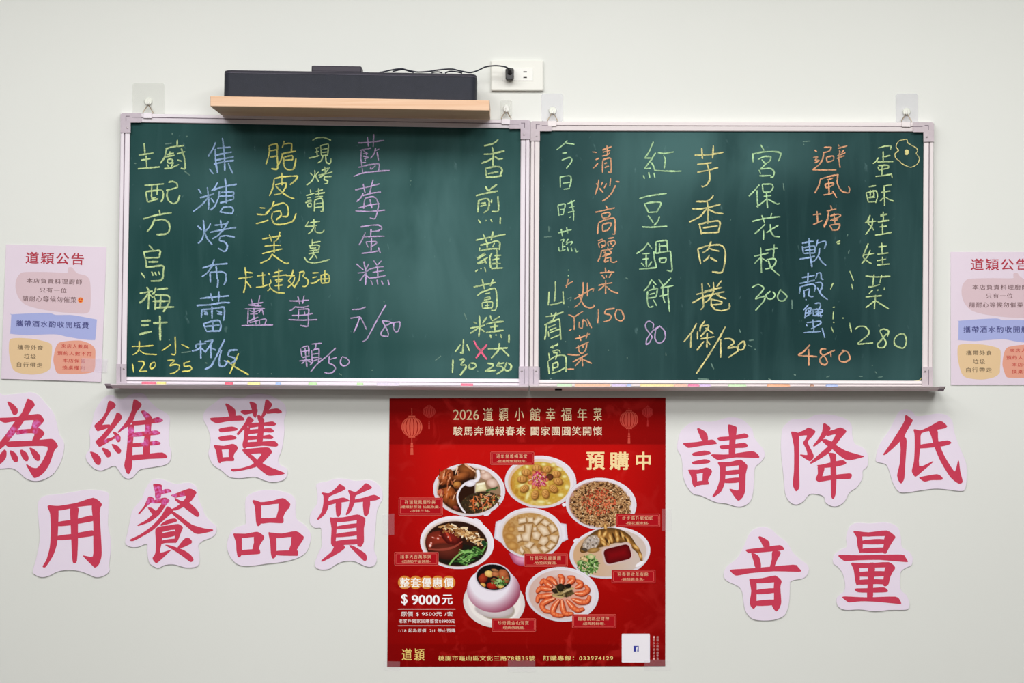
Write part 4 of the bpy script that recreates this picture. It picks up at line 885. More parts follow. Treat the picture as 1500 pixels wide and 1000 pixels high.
def hook(lab, pad, hx, hy, m, big):
    x0, y0, x1, y1 = pad
    t = thing('adhesive_hook', P(hx, hy+8, 0), lab, 'hook', 'adhesive hooks above the boards')
    r = 2.5
    ol = [(x0+r, y0), (x1-r, y0), (x1, y0+r), (x1, y1-r), (x1-r, y1), (x0+r, y1), (x0, y1-r), (x0, y0+r)]
    MB().prism(ol, 0.0002, 0.0012, 0.0003).build('adhesive_pad', m, t)
    w = 5.6 if big else 4.2
    hk = MB()
    prof = [(w, 9, .001), (w, 9, .0035), (w*.86, 8, .0055)]
    hk.loft([[P(hx+ww*math.cos(a*math.pi/12), hy+hh*.62*math.sin(a*math.pi/12), d) for a in range(24)] for ww, hh, d in prof])
    hk.build('hook_base', hook_m if not big else mat('hook_clear', (226, 228, 218), .3, .4), t)
    tp = MB(); tp.tube([P(hx, hy-1, .004), P(hx, hy+2.5, .0075), P(hx, hy+4.5, .0125), P(hx, hy+3.4, .0165), P(hx, hy+.5, .0175)], [.0024, .0022, .002, .0018, .0012], 10)
    tp.build('hook_prong', hook_m, t, True)
hook('clear square adhesive hook at the outer top corner of the shelf-side chalkboard', (194, 121.5, 241, 171), 217, 148.5, pad_m, True)
hook('small white adhesive hook below the wall socket, at the corner of the shelf', (733, 146, 750, 172), 741.5, 159.5, clear_mat('clear_pad_faint', (232, 233, 226), .22, .15), False)
hook('translucent adhesive hook just right of the wall socket, over the inner board corner', (793, 137, 825, 178), 809.5, 162, pad_m2, True)
hook('translucent adhesive hook above the egg doodle corner of the far chalkboard', (1312, 137, 1345, 180), 1328, 163.5, pad_m2, True)

# ------------------------------------------------------------------ cut-out paper characters
paper_m = mat('cutout_paper', (231, 218, 235), .6, .25, noise=(9, (234, 223, 237), .25))
def red_print(name, spots):
    m = bpy.data.materials.new(name); m.use_nodes = True; nt = m.node_tree; b = nt.nodes['Principled BSDF']
    tc = nt.nodes.new('ShaderNodeTexCoord'); n = nt.nodes.new('ShaderNodeTexNoise'); n.inputs['Scale'].default_value = 90; n.inputs['Detail'].default_value = 3
    nt.links.new(tc.outputs['Object'], n.inputs['Vector'])
    r0 = nt.nodes.new('ShaderNodeMix'); r0.data_type = 'RGBA'; r0.inputs['A'].default_value = (*lin((198, 56, 82)), 1); r0.inputs['B'].default_value = (*lin((204, 64, 90)), 1)
    nt.links.new(n.outputs['Fac'], r0.inputs['Factor']); colr = r0.outputs['Result']
    b.inputs['Roughness'].default_value = .5; b.inputs['Specular IOR Level'].default_value = .25
    if spots:                                       # toner rubbed to magenta under old tape
        acc = None
        geo = nt.nodes.new('ShaderNodeNewGeometry')
        for (w, rad) in spots:
            ds = nt.nodes.new('ShaderNodeVectorMath'); ds.operation = 'DISTANCE'; nt.links.new(geo.outputs['Position'], ds.inputs[0]); ds.inputs[1].default_value = w
            mr = nt.nodes.new('ShaderNodeMapRange'); mr.inputs['From Min'].default_value = rad*1.1; mr.inputs['From Max'].default_value = rad*.6
            nt.links.new(ds.outputs['Value'], mr.inputs['Value'])
            if acc is None: acc = mr.outputs['Result']
            else:
                mxm = nt.nodes.new('ShaderNodeMath'); mxm.operation = 'MAXIMUM'; nt.links.new(acc, mxm.inputs[0]); nt.links.new(mr.outputs['Result'], mxm.inputs[1]); acc = mxm.outputs['Value']
        n2 = nt.nodes.new('ShaderNodeTexNoise'); n2.inputs['Scale'].default_value = 150; n2.inputs['Detail'].default_value = 4
        nt.links.new(tc.outputs['Object'], n2.inputs['Vector'])
        rp = nt.nodes.new('ShaderNodeValToRGB'); rp.color_ramp.elements[0].position = .38; rp.color_ramp.elements[1].position = .7
        rp.color_ramp.elements[0].color = (*lin((198, 44, 96)), 1); rp.color_ramp.elements[1].color = (*lin((226, 130, 206)), 1)
        nt.links.new(n2.outputs['Fac'], rp.inputs['Fac'])
        m2 = nt.nodes.new('ShaderNodeMix'); m2.data_type = 'RGBA'; nt.links.new(acc, m2.inputs['Factor']); nt.links.new(colr, m2.inputs['A']); nt.links.new(rp.outputs['Color'], m2.inputs['B'])
        colr = m2.outputs['Result']
    nt.links.new(colr, b.inputs['Base Color']); return m
plain_red = red_print('red_print', [])
S7 = 7.142857
for i, (lab, ox, oy, outline, strokes, worn) in enumerate(CUTOUTS):
    ol = [(ox+x/S7, oy+y/S7) for x, y in pts(outline)]
    ol = smooth_closed(ol, 4, .5)
    ytop = min(p[1] for p in ol); ybot = max(p[1] for p in ol)
    lift = 0.0017
    dep = lambda x, y, a=ytop, h=ybot-ytop: 0.0007 + lift*max(0, (y-a))/h
    t = thing('paper_character', P((min(p[0] for p in ol)+max(p[0] for p in ol))/2, ybot, 0), lab, 'cut-out sign', 'cut-out characters on the wall')
    n = len(ol)
    v = [P(x, y, dep(x, y)-0.0005) for x, y in ol] + [P(x, y, dep(x, y)) for x, y in ol]
    f = [[a, (a+1) % n, n+(a+1) % n, n+a] for a in range(n)]
    for tri in tessellate_polygon([[Vector((x, -y, 0)) for x, y in ol]]):
        f.append([n+a for a in tri]); f.append(list(tri)[::-1])
    part('paper', v, f, paper_m, t)
    spots = []
    for w in worn.split(';'):
        if w:
            xy, rad = w.split(); x, y = (float(a) for a in xy.split(','))
            X, Y = ox+x/S7, oy+y/S7
            spots.append((P(X, Y, dep(X, Y)), float(rad)/S7/PPM*.75))
    mb = MB()
    for k, st in enumerate(strokes.split('\n')):
        q = smooth_closed([(ox+x/S7, oy+y/S7) for x, y in pts(st)], 3, .36)
        mb.flat(q, lambda x, y, kk=k: dep(x, y)+0.00015+kk*0.000008)
    mb.build('printed_character', red_print('red_print_worn', spots) if spots else plain_red, t)

# ------------------------------------------------------------------ notices
def notice(lab, corners, tiltd, cut=None):
    W, H = 147.0, 194.5
    xf = lambda x, y: bil(corners, x/W, y/H)
    dep = lambda x, y: 0.0009 + tiltd*max(0.0, (y-corners[0][1]))/H
    t = thing('paper_notice', P(*xf(W/2, H), 0), lab, 'notice', None)
    ol = [xf(*p) for p in ((0, 0), (W/2, 0), (W, 0), (W, H), (W/2, H), (0, H))]; n = len(ol)
    v = [P(x, y, dep(x, y)-.0006) for x, y in ol] + [P(x, y, dep(x, y)) for x, y in ol]
    f = [[a, (a+1) % n, n+(a+1) % n, n+a] for a in range(n)] + [[n+a for a in range(n)], list(range(n))[::-1]]
    part('sheet', v, f, mat('notice_paper', (224, 209, 222), .4, .4, noise=(7, (228, 214, 227), .25)), t)
    def blob(name, s, rgb, lv):
        mb = MB(); mb.flat([xf(*p) for p in smooth_closed(pts(s), 5, .42)], lambda x, y: dep(x, y)+.0001*lv)
        mb.build(name, mat('ink_%d_%d_%d' % rgb, rgb, .45, .35), t)
    blob('speech_bubble', '16,60 17,50 22,42 30,39.3 60,38.5 90,38.7 92,36 92.5,31 98,31 101,35 107,39.5 118,42 124,48 126,60 127,80 126,92 122,96 112,97 80,95.5 50,91.5 32,86.5 23,79 18,70', (215, 190, 197), 1)
    blob('blue_panel', '11.6,102 11.8,101 40,98.7 67,97.5 77,100 100,99.5 125,103 137,105 137,107 136,132 133,134.5 118,134 95,131 78,128 55,129 35,130.5 11.2,129 11,127', (166, 174, 222), 1)
    blob('yellow_panel', '10,140 13,136 25,134.7 45,135.5 62,138.5 72,143 73,155 72,170 71,178 62,184 45,187 25,185 17,180 13,170 10,155', (226, 195, 152), 1)
    blob('orange_panel', '77,152 80,143 85,139 100,136.5 115,136 128,140 136,147 137,160 137,175 133,181 115,184 95,184.5 82,183.5 78,175 75.5,165', (226, 160, 138), 1)
    D = lambda x, y: dep(x, y)+.0002
    def lines(name, rgb, rows, bold):
        mb = MB()
        for s, x0, x1, y0, y1 in rows: write(mb, s, x0, x1, y0+.4, y1-.3, D, bold, 1.2, xf)
        mb.build(name, mat('ink_%d_%d_%d' % rgb, rgb, .5, .3), t)
    lines('printed_heading', (176, 48, 66), [('道穎公告', 29.5, 114.5, 9.5, 27.4)], .022)
    lines('printed_message', (118, 90, 92), [('本店負責料理廚師', 32, 113, 47.4, 55.6), ('只有一位', 51.8, 91, 60.2, 68.4), ('請耐心等候勿催菜', 27, 106, 73, 81.8)], .012)
    lines('printed_fee_line', (62, 62, 122), [('攜帶酒水酌收開瓶費', 18.7, 125.5, 108.7, 118.5)], .016)
    lines('printed_litter_rule', (116, 98, 76), [('攜帶外食', 22.4, 60, 144, 151.7), ('垃圾', 32.4, 50, 156.6, 164.6), ('自行帶走', 22.4, 60, 169, 176.8)], .014)
    lines('printed_booking_rule', (196, 66, 58), [('來店人數與', 86.5, 126, 141.2, 147.6), ('預約人數不符', 81.2, 131.5, 151.5, 158), ('本店保留', 89.3, 122, 162, 168.2), ('換桌權利', 89.3, 122, 172, 178.4)], .012)
    fc = MB(); fc.flat([xf(112+4*math.cos(a*math.pi/12), 77.6+4*math.sin(a*math.pi/12)) for a in range(24)], D)
    fo = fc.build('smiley', mat('smiley_orange', (238, 150, 60), .5, .3), t)
    fe = MB(); 
    for ex in (110.2, 113.8):
        fe.flat([xf(ex-1.3, 76.2), xf(ex-.6, 75.3), xf(ex, 75.8), xf(ex+.6, 75.3), xf(ex+1.3, 76.2), xf(ex, 77.9)], lambda x, y: dep(x, y)+.0003)
    fe.flat([xf(112+2.2*math.cos(a*math.pi/8), 78.9+1.6*math.sin(a*math.pi/8)) for a in range(9)], lambda x, y: dep(x, y)+.0003)
    fe.build('heart_eyes_and_mouth', mat('smiley_red', (206, 40, 40), .5, .3), fo)
    return t
notice('lavender paper notice hung askew beside the first chalkboard, all four edges nearly in view', [(8.8, 357.7), (156.2, 361.5), (148.2, 559.2), (1.6, 554.6)], .0022)
notice('lavender paper notice hung straight beside the egg doodle board, cut off by the picture edge', [(1392.3, 368.8), (1539.3, 368.8), (1540, 563.2), (1393, 563.2)], .0018)

# ------------------------------------------------------------------ red poster
PX = [(570.6, 583.0), (975.0, 582.0), (974.4, 975.2), (567.2, 976.2)]
pd = 0.0010
poster = thing('poster', P(771, 976, 0), 'large glossy red poster of eight banquet dishes taped below the chalkboards', 'poster')
def poster_mat():
    m = bpy.data.materials.new('poster_print'); m.use_nodes = True; nt = m.node_tree; b = nt.nodes['Principled BSDF']
    tc = nt.nodes.new('ShaderNodeTexCoord'); sp = nt.nodes.new('ShaderNodeSeparateXYZ'); nt.links.new(tc.outputs['Object'], sp.inputs[0])
    H = 394/PPM
    mr = nt.nodes.new('ShaderNodeMapRange'); mr.inputs['From Min'].default_value = 0; mr.inputs['From Max'].default_value = H
    nt.links.new(sp.outputs['Z'], mr.inputs['Value'])
    rp = nt.nodes.new('ShaderNodeValToRGB'); e = rp.color_ramp.elements
    st = [(0.0, (128, 4, 4)), (.082, (134, 5, 4)), (.086, (146, 7, 5)), (.25, (158, 9, 7)), (.5, (184, 13, 12)), (.80, (192, 17, 14)), (.823, (188, 17, 14)), (.828, (140, 10, 8)), (.92, (146, 10, 8)), (1.0, (140, 10, 8))]
    e[0].position, e[0].color = st[0][0], (*lin(st[0][1]), 1); e[1].position, e[1].color = st[-1][0], (*lin(st[-1][1]), 1)
    for p, c in st[1:-1]:
        k = e.new(p); k.color = (*lin(c), 1)
    nt.links.new(mr.outputs['Result'], rp.inputs['Fac'])
    n = nt.nodes.new('ShaderNodeTexNoise'); n.inputs['Scale'].default_value = 16; n.inputs['Detail'].default_value = 3; n.inputs['Distortion'].default_value = 1.6
    nt.links.new(tc.outputs['Object'], n.inputs['Vector'])
    r2 = nt.nodes.new('ShaderNodeMapRange'); r2.inputs['From Min'].default_value = .54; r2.inputs['From Max'].default_value = .68; r2.inputs['To Max'].default_value = .30
    nt.links.new(n.outputs['Fac'], r2.inputs['Value'])
    mx = nt.nodes.new('ShaderNodeMix'); mx.data_type = 'RGBA'; nt.links.new(r2.outputs['Result'], mx.inputs['Factor']); nt.links.new(rp.outputs['Color'], mx.inputs['A'])
    mx.inputs['B'].default_value = (*lin((206, 44, 40)), 1)
    # printed darker border towards the two sides
    ab = nt.nodes.new('ShaderNodeMath'); ab.operation = 'ABSOLUTE'; nt.links.new(sp.outputs['X'], ab.inputs[0])
    r3 = nt.nodes.new('ShaderNodeMapRange'); r3.inputs['From Min'].default_value = .20; r3.inputs['From Max'].default_value = .306; r3.inputs['To Max'].default_value = .55
    nt.links.new(ab.outputs['Value'], r3.inputs['Value'])
    m3 = nt.nodes.new('ShaderNodeMix'); m3.data_type = 'RGBA'; nt.links.new(r3.outputs['Result'], m3.inputs['Factor']); nt.links.new(mx.outputs['Result'], m3.inputs['A'])
    m3.inputs['B'].default_value = (*lin((128, 8, 10)), 1)
    nt.links.new(m3.outputs['Result'], b.inputs['Base Color'])
    b.inputs['Roughness'].default_value = .3; b.inputs['Specular IOR Level'].default_value = .06
    return m
MB().prism(PX, 0.0002, pd).build('sheet', poster_mat(), poster)

def ink(rgb): return mat('poster_ink_%d_%d_%d' % rgb, rgb, .4, .08)
L1 = pd+.00012
def lantern(cx, cy, rx, ry, ytop, ybot, rgb):
    mb = MB(); n = 9
    for k in range(7):                                   # seven ribs with gaps
        a0 = -1+2*k/7+.035; a1 = -1+2*(k+1)/7-.035
        out = []
        for j in range(13):
            t = -1+2*j/12; out.append((cx+rx*math.sin(a0*1.35)/math.sin(1.35)*math.sqrt(max(0, 1-t*t*.86)), cy+t*ry))
        for j in range(12, -1, -1):
            t = -1+2*j/12; out.append((cx+rx*math.sin(a1*1.35)/math.sin(1.35)*math.sqrt(max(0, 1-t*t*.86)), cy+t*ry))
        mb.flat(out, L1)
    s = ry/13.5
    for yy in (cy-ry-1.8*s, cy+ry+1.2*s): mb.flat([(cx-rx*.32, yy-.9*s), (cx+rx*.32, yy-.9*s), (cx+rx*.32, yy+.9*s), (cx-rx*.32, yy+.9*s)], L1)
    w = .6*s
    mb.flat([(cx-w, ytop), (cx+w, ytop), (cx+w, cy-ry-2*s), (cx-w, cy-ry-2*s)], L1)
    yb = cy+ry+2*s; ln = ybot-yb
    mb.flat([(cx-w, yb), (cx+w, yb), (cx+w, yb+ln*.3), (cx-w, yb+ln*.3)], L1)
    for f0, f1, ww in ((.3, .42, 1.6), (.45, .57, 2.1), (.6, 1, 2.2)):
        mb.flat([(cx-ww*s*.8, yb+ln*f0), (cx+ww*s*.8, yb+ln*f0), (cx+ww*s, yb+ln*f1), (cx-ww*s, yb+ln*f1)], L1)
    mb.build('lantern_print', ink(rgb), poster)
lantern(603.3, 625, 15.5, 13.6, 597.5, 665.8, (206, 84, 66)); lantern(628.6, 602.6, 9.4, 7.6, 592, 628, (182, 52, 46))
lantern(921.4, 614.3, 13.6, 11.8, 598, 649.4, (196, 72, 60)); lantern(948.8, 603.4, 8.2, 6.8, 593, 624.4, (178, 46, 44))

def words(name, rgb, rows, d=pd+.00035, space=1.0):
    mb = MB()
    for r in rows:
        s, x0, x1, y0, y1 = r[:5]; write(mb, s, x0, x1, y0, y1, d, r[5] if len(r) > 5 else 0.0, 1.14 if len(s) > 5 else 1.0)
    return mb.build(name, ink(rgb), poster)
title = '道穎小館幸福年菜'
tx = [(707.5, 722), (731, 744.5), (754, 767.5), (776, 791.5), (799.8, 813.2), (822, 837.3), (845.8, 860), (869.3, 881.5)]
words('printed_title', (240, 216, 172), [('2026', 664, 701.5, 599.8, 614.8, .0)] + [(c, a, b_, 597, 616.3, .012) for c, (a, b_) in zip(title, tx)])
words('printed_subtitle', (238, 218, 188), [('駿馬奔騰報春來', 663.8, 769.5, 624.3, 637.6, .012), ('闔家團圓笑開懷', 777.6, 882, 624.3, 637.6, .012)])
words('printed_presale_word', (244, 216, 160), [('預', 858.5, 886, 661.5, 688, .045), ('購', 892.5, 921.5, 661.5, 688, .045), ('中', 931.5, 953.3, 661.5, 688, .045)])
cb = MB()
for cx in (592.8, 608.9, 625, 641, 657.2): cb.flat([(cx+9.8*math.cos(a*math.pi/16), 852.8+9.8*math.sin(a*math.pi/16)) for a in range(32)], pd+.0002+(cx-592)*2e-7*5)
cb.build('price_heading_dots', ink((220, 142, 60)), poster)
words('printed_price_heading', (250, 246, 240), [(c, x-7.2, x+7.2, 845.8, 860, .03) for c, x in zip('整套優惠價', (592.8, 608.9, 625, 641, 657.2))])
words('printed_price', (250, 246, 246), [('$', 587.6, 597, 869.5, 886.2, .02), ('9000', 603, 644, 871, 885.4, .035), ('元', 647.5, 663, 870.6, 885, .035)])
ln = MB()
for y in (891.8, 916.2): ln.flat([(583, y-.5), (667, y-.5), (667, y+.5), (583, y+.5)], pd+.0002)
ln.build('price_rule', ink((236, 206, 200)), poster)
words('printed_terms', (242, 232, 228), [('原價', 587.6, 605, 895.6, 902.4, .012), ('$ 9500元 /套', 609.5, 663.3, 895.6, 902.4, .012), ('老客戶獨家回購整套$8900元', 584, 666.5, 906.7, 912.3, .01), ('1/18 起為原價  2/1 停止預購', 584, 667, 920.6, 926, .01)])
words('printed_shop_name', (232, 202, 116), [('道', 588.5, 603.5, 949.6, 967, .02), ('穎', 607, 622, 949.6, 967.2, .02)])
words('printed_address', (236, 208, 132), [('桃園市龜山區文化三路78巷35號', 642, 783.8, 960, 967.6, .02), ('訂購專線：033974129', 795.5, 898, 959.8, 967.4, .02)])
MB().flat([(911.6, 927.9), (951.2, 927.9), (952, 928.7), (952, 969), (951.2, 969.8), (911.6, 969.8), (910.8, 969), (910.8, 928.7)], pd+.0002).build('white_panel', ink((240, 236, 242)), poster)
fb = MB().flat([(928, 945.8), (935.6, 945.8), (935.6, 954), (928, 954)], pd+.0003).build('blue_emblem', ink((62, 66, 156)), poster)
f2 = MB(); write(f2, 'f', 931.6, 934.6, 947, 954, pd+.0004, .06); f2.build('emblem_letter', ink((240, 238, 244)), fb)
sd = MB()
for cx, s in ((958, '●更多消息請上●'), (963.2, '道穎小館粉絲專頁')):
    for i, ch in enumerate(s): write(sd, ch, cx-1.6, cx+1.6, 931.3+i*4.5, 934.6+i*4.5, pd+.0003)
sd.build('printed_side_note', ink((224, 176, 172)), poster)

# dish captions
CAPS = [(718.5, 661.5, 782.5, 680.6, ['過年盆尊福滿堂', '-金湯鮑魚娃娃菜-']), (584, 728.6, 648.6, 754.6, ['祥瑞龍鳳慶珍拼', '-煙燻甘蔗雞 仙氣魚羹-', '-涼拌三絲-']),
        (577.6, 808.4, 642.4, 827.8, ['諸事大吉萬事興', '-紅燒筍干金蹄膀-']), (768, 810.6, 831.6, 829.6, ['竹報平安慶團圓', '-竹笙四寶湯-']),
        (902.6, 752.2, 967, 771.6, ['步步高升氣如虹', '-櫻花蝦米糕-']), (896, 834.4, 960, 853.6, ['迎春豐收年有餘', '-糖醋黃金魚-']),
        (838, 899.4, 902.6, 919.6, ['蹦蹦跳跳迎財神', '-紹興醉鮮蝦-']), (720.6, 905.4, 785, 925, ['珍奇黃金山海寶', '-經典佛跳牆-'])]
for x0, y0, x1, y1, rows in CAPS:
    c = MB().flat([(x0, y0), (x1, y0), (x1, y1), (x0, y1)], pd+.00060).build('caption_plate', ink((172, 18, 28)), poster)
    b_ = MB()
    for ins, w in ((0, .7), (2.2, .6)):
        a0, a1, c0, c1 = x0+ins, x1-ins, y0+ins, y1-ins
        for q in ([(a0, c0), (a1, c0), (a1, c0+w), (a0, c0+w)], [(a0, c1-w), (a1, c1-w), (a1, c1), (a0, c1)], [(a0, c0), (a0+w, c0), (a0+w, c1), (a0, c1)], [(a1-w, c0), (a1, c0), (a1, c1), (a1-w, c1)]):
            b_.flat(q, pd+.00064)
    b_.build('caption_border', ink((212, 96, 86)), c)
    t = MB(); xm = (x0+x1)/2-1
    for i, s in enumerate(rows):
        if i == 0: write(t, s, xm-22.5, xm+22.5, y0+3.6, y0+9.4, pd+.00066, .0, 1.25)
        else:
            w = len(s)*2.42; write(t, s, xm-w, xm+w, y0+11.6+(i-1)*5.6, y0+15.7+(i-1)*5.6, pd+.00066, .0)
    t.build('caption_text', ink((228, 190, 152)), c)

# ---- printed photographs of the dishes: a fine mesh per dish with its printed colours
class Art:
    def __init__(s, x0, y0, x1, y1, step=.5):
        s.x0, s.y0, s.step = x0, y0, step
        s.X, s.Y = np.meshgrid(np.arange(x0, x1+step/2, step), np.arange(y0, y1+step/2, step))
        s.rgb = np.zeros(s.X.shape+(3,)); s.a = np.zeros(s.X.shape)
    def noise(s, scale, seed, octs=3):
        out = np.zeros(s.X.shape); amp = 1; tot = 0
        for o in range(octs):
            r = np.random.default_rng(seed+o*17); g = r.random((64, 64)); f = 2**o/scale
            u = s.X*f; v = s.Y*f; i = np.floor(u).astype(int); j = np.floor(v).astype(int); fu = u-i; fv = v-j
            fu = fu*fu*(3-2*fu); fv = fv*fv*(3-2*fv)
            G = lambda a, b: g[b % 64, a % 64]
            out += amp*((G(i, j)*(1-fu)+G(i+1, j)*fu)*(1-fv)+(G(i, j+1)*(1-fu)+G(i+1, j+1)*fu)*fv); tot += amp; amp *= .55
        return out/tot
    def rad(s, cx, cy, rx, ry, rot=0):
        a = math.radians(rot); c, n = math.cos(a), math.sin(a); dx = s.X-cx; dy = s.Y-cy
        return np.hypot((dx*c+dy*n)/rx, (-dx*n+dy*c)/ry)
    def put(s, m, col, solid=True):
        m = np.clip(m, 0, 1); col = np.asarray(col, float)
        if col.ndim == 1: col = np.broadcast_to(col, s.rgb.shape)
        s.rgb = s.rgb*(1-m[..., None])+col*m[..., None]
        if solid: s.a = np.maximum(s.a, m)
    def ell(s, cx, cy, rx, ry, rot, c0, c1=None, soft=1.0, light=None, wob=0, seed=1):
        """ellipse shaded from c0 in the middle to c1 at the rim; light=(dx,dy) shifts the bright spot"""
        r = s.rad(cx, cy, rx, ry, rot)
        if wob: r = r+(s.noise(4.5, seed, 2)-.5)*wob
        m = np.clip((1-r)*min(rx, ry)/soft+.5, 0, 1)
        if c1 is None: return s.put(m, c0)
        rr_ = s.rad(cx+(light[0] if light else 0), cy+(light[1] if light else 0), rx*1.25, ry*1.25, rot) if light else r
        t = np.clip(rr_, 0, 1)[..., None]**1.6
        s.put(m, np.asarray(c0, float)*(1-t)+np.asarray(c1, float)*t)
    def poly(s, q, c0, c1=None, soft=.7):
        q = [tuple(p) for p in q]; ins = np.zeros(s.X.shape, bool); d = np.full(s.X.shape, 1e9)
        for (ax, ay), (bx, by) in zip(q, q[1:]+q[:1]):
            cond = (ay > s.Y) != (by > s.Y)
            with np.errstate(divide='ignore', invalid='ignore'):
                ins ^= cond & (s.X < (bx-ax)*(s.Y-ay)/((by-ay) or 1e-9)+ax)
            t = np.clip(((s.X-ax)*(bx-ax)+(s.Y-ay)*(by-ay))/((bx-ax)**2+(by-ay)**2+1e-9), 0, 1)
            d = np.minimum(d, np.hypot(s.X-ax-t*(bx-ax), s.Y-ay-t*(by-ay)))
        sd_ = np.where(ins, d, -d); m = np.clip(sd_/soft+.5, 0, 1)
        if c1 is None: return s.put(m, c0)
        t = np.clip(1-sd_/max(1e-3, sd_.max()), 0, 1)[..., None]**1.4
        s.put(m, np.asarray(c0, float)*(1-t)+np.asarray(c1, float)*t)
    def stroke(s, q, w, c0, c1=None, soft=.7):
        q = smooth_open(q, 2.0, .5) if len(q) > 2 else q
        if not isinstance(w, (list, tuple)): w = [w, w]
        d = np.full(s.X.shape, 1e9); n = len(q)-1
        for i in range(n):
            (ax, ay), (bx, by) = q[i], q[i+1]
            t = np.clip(((s.X-ax)*(bx-ax)+(s.Y-ay)*(by-ay))/((bx-ax)**2+(by-ay)**2+1e-9), 0, 1)
            ww = np.interp((i+t)/n, np.linspace(0, 1, len(w)), w)
            d = np.minimum(d, np.hypot(s.X-ax-t*(bx-ax), s.Y-ay-t*(by-ay))/ww)
        wm = max(w); m = np.clip((1-d)*wm/soft+.5, 0, 1)
        if c1 is None: return s.put(m, c0)
        t = np.clip(d, 0, 1)[..., None]**1.5
        s.put(m, np.asarray(c0, float)*(1-t)+np.asarray(c1, float)*t)
    def mottle(s, mask, pal, scale, seed):
        n = s.noise(scale, seed, 3); lo, hi = np.percentile(n, 4), np.percentile(n, 96); n = np.clip((n-lo)/(hi-lo), 0, 1)*(len(pal)-1)
        i = np.clip(n.astype(int), 0, len(pal)-2); f = (n-i)[..., None]; pal = np.asarray(pal, float)
        s.put(mask, pal[i]*(1-f)+pal[i+1]*f)
    def dish(s, cx, cy, rx, ry, rot, well, rim=(238, 232, 240), dark=(206, 194, 204), inner=.80, off=(1.5, 2.5)):
        r = s.rad(cx, cy, rx, ry, rot); m = np.clip((1-r)*ry+.5, 0, 1)
        t = np.clip(((s.Y-cy)/ry*.6-(s.X-cx)/rx*.2)*.5+.5, 0, 1)[..., None]
        s.put(m, np.asarray(rim, float)*(1-t*.12))
        r2 = s.rad(cx, cy, rx*.93, ry*.93, rot); band = np.clip(1-abs(r2-1)*ry*.9, 0, 1)*.35
        s.put(band*m, dark, False)
        r3 = s.rad(cx+off[0]*.3, cy+off[1]*.4, rx*.9, ry*.9, rot); m3 = np.clip((1-r3)*ry/1.2+.5, 0, 1)
        lx = np.clip((s.X-cx)/rx*.5+.5, 0, 1)[..., None]
        s.put(m3, np.asarray(well, float)*(1-lx)+np.asarray(rim, float)*.97*lx)
        return np.clip((1-s.rad(cx+off[0], cy+off[1], rx*inner, ry*inner, rot))*ry/1.2+.5, 0, 1)
    def build(s, name, d):
        v = []; idx = -np.ones(s.X.shape, int); keep = s.a > .5; H, W = keep.shape
        q = keep[:-1, :-1] & keep[1:, :-1] & keep[:-1, 1:] & keep[1:, 1:]
        use = np.zeros_like(keep); use[:-1, :-1] |= q; use[1:, :-1] |= q; use[:-1, 1:] |= q; use[1:, 1:] |= q
        idx[use] = np.arange(use.sum())
        k = (CAM_D-d)/CAM_D/PPM
        xs = (s.X[use]-750)*k; zs = ZC+(500-s.Y[use])*k
        org = ORIGIN[poster.name]
        co = np.stack([xs-org.x, np.full_like(xs, -d-org.y), zs-org.z], 1)
        J, I = np.nonzero(q)
        fc = np.stack([idx[J, I], idx[J+1, I], idx[J+1, I+1], idx[J, I+1]], 1)
        me = bpy.data.meshes.new(name); me.from_pydata(co.tolist(), [], fc.tolist())
        c = np.clip(s.rgb[use], 0, 255)/255; c = np.where(c <= .0404, c/12.92, ((c+.055)/1.055)**2.4)
        at = me.color_attributes.new('print', 'FLOAT_COLOR', 'POINT')
        at.data.foreach_set('color', np.concatenate([c, np.ones((len(c), 1))], 1).astype(np.float32).ravel())
        me.materials.append(print_m); me.update()
        return link(bpy.data.objects.new(name, me), org.copy(), poster)
print_m = bpy.data.materials.new('photo_print'); print_m.use_nodes = True
_b = print_m.node_tree.nodes['Principled BSDF']; _v = print_m.node_tree.nodes.new('ShaderNodeVertexColor'); _v.layer_name = 'print'
print_m.node_tree.links.new(_v.outputs['Color'], _b.inputs['Base Color']); _b.inputs['Roughness'].default_value = .33; _b.inputs['Specular IOR Level'].default_value = .08
R_ = random.Random(11)
DL = lambda k: pd+.0002+.00004*k

# roast chicken, fish soup and tossed strips in a divided plate
a = Art(632, 675, 743, 758.5); Z = lambda x, y: (620+x/10, 665+y/10)
a.ell(*Z(935, 870), 6, 3.4, -25, (232, 226, 236)); 
well = a.dish(687.2, 717.4, 53.2, 39.0, 4, (206, 174, 150), inner=.86, off=(.5, 1.2))
a.put(well*np.clip((697-a.X)/3, 0, 1), (44, 22, 12), False)
for (x, y, rx, ry, rot, c0, c1) in [(330, 330, 13, 10, -50, (196, 104, 56), (96, 42, 18)), (640, 250, 15, 9, 25, (150, 84, 40), (56, 26, 12)), (560, 330, 14, 6, -20, (170, 96, 48), (70, 32, 14)),
        (370, 600, 11, 13, -15, (188, 98, 42), (80, 34, 14)), (430, 700, 8, 10, -30, (150, 78, 34), (64, 28, 12)), (500, 450, 6, 5, 0, (206, 142, 70), (120, 66, 28)), (260, 560, 5, 5, 0, (206, 110, 80), (130, 50, 30)), (480, 790, 5, 3.4, 30, (150, 70, 50), (80, 30, 24))]:
    a.ell(*Z(x, y), rx, ry, rot, c0, c1, light=(-1.5, -2), wob=.35, seed=int(x))
for _ in range(46):
    x, y = R_.uniform(220, 520), R_.uniform(200, 640)
    a.stroke([Z(x, y), Z(x+R_.uniform(-40, 10), y+R_.uniform(30, 80))], R_.uniform(.4, .8), R_.choice([(214, 142, 100), (196, 108, 66), (104, 42, 18), (224, 172, 134), (90, 36, 14)]))
a.stroke([Z(620, 150), Z(700, 210), Z(770, 260)], [1.6, 1], (226, 176, 140))
a.stroke([Z(500, 190), Z(470, 290)], [1.2, .5], (238, 200, 170))
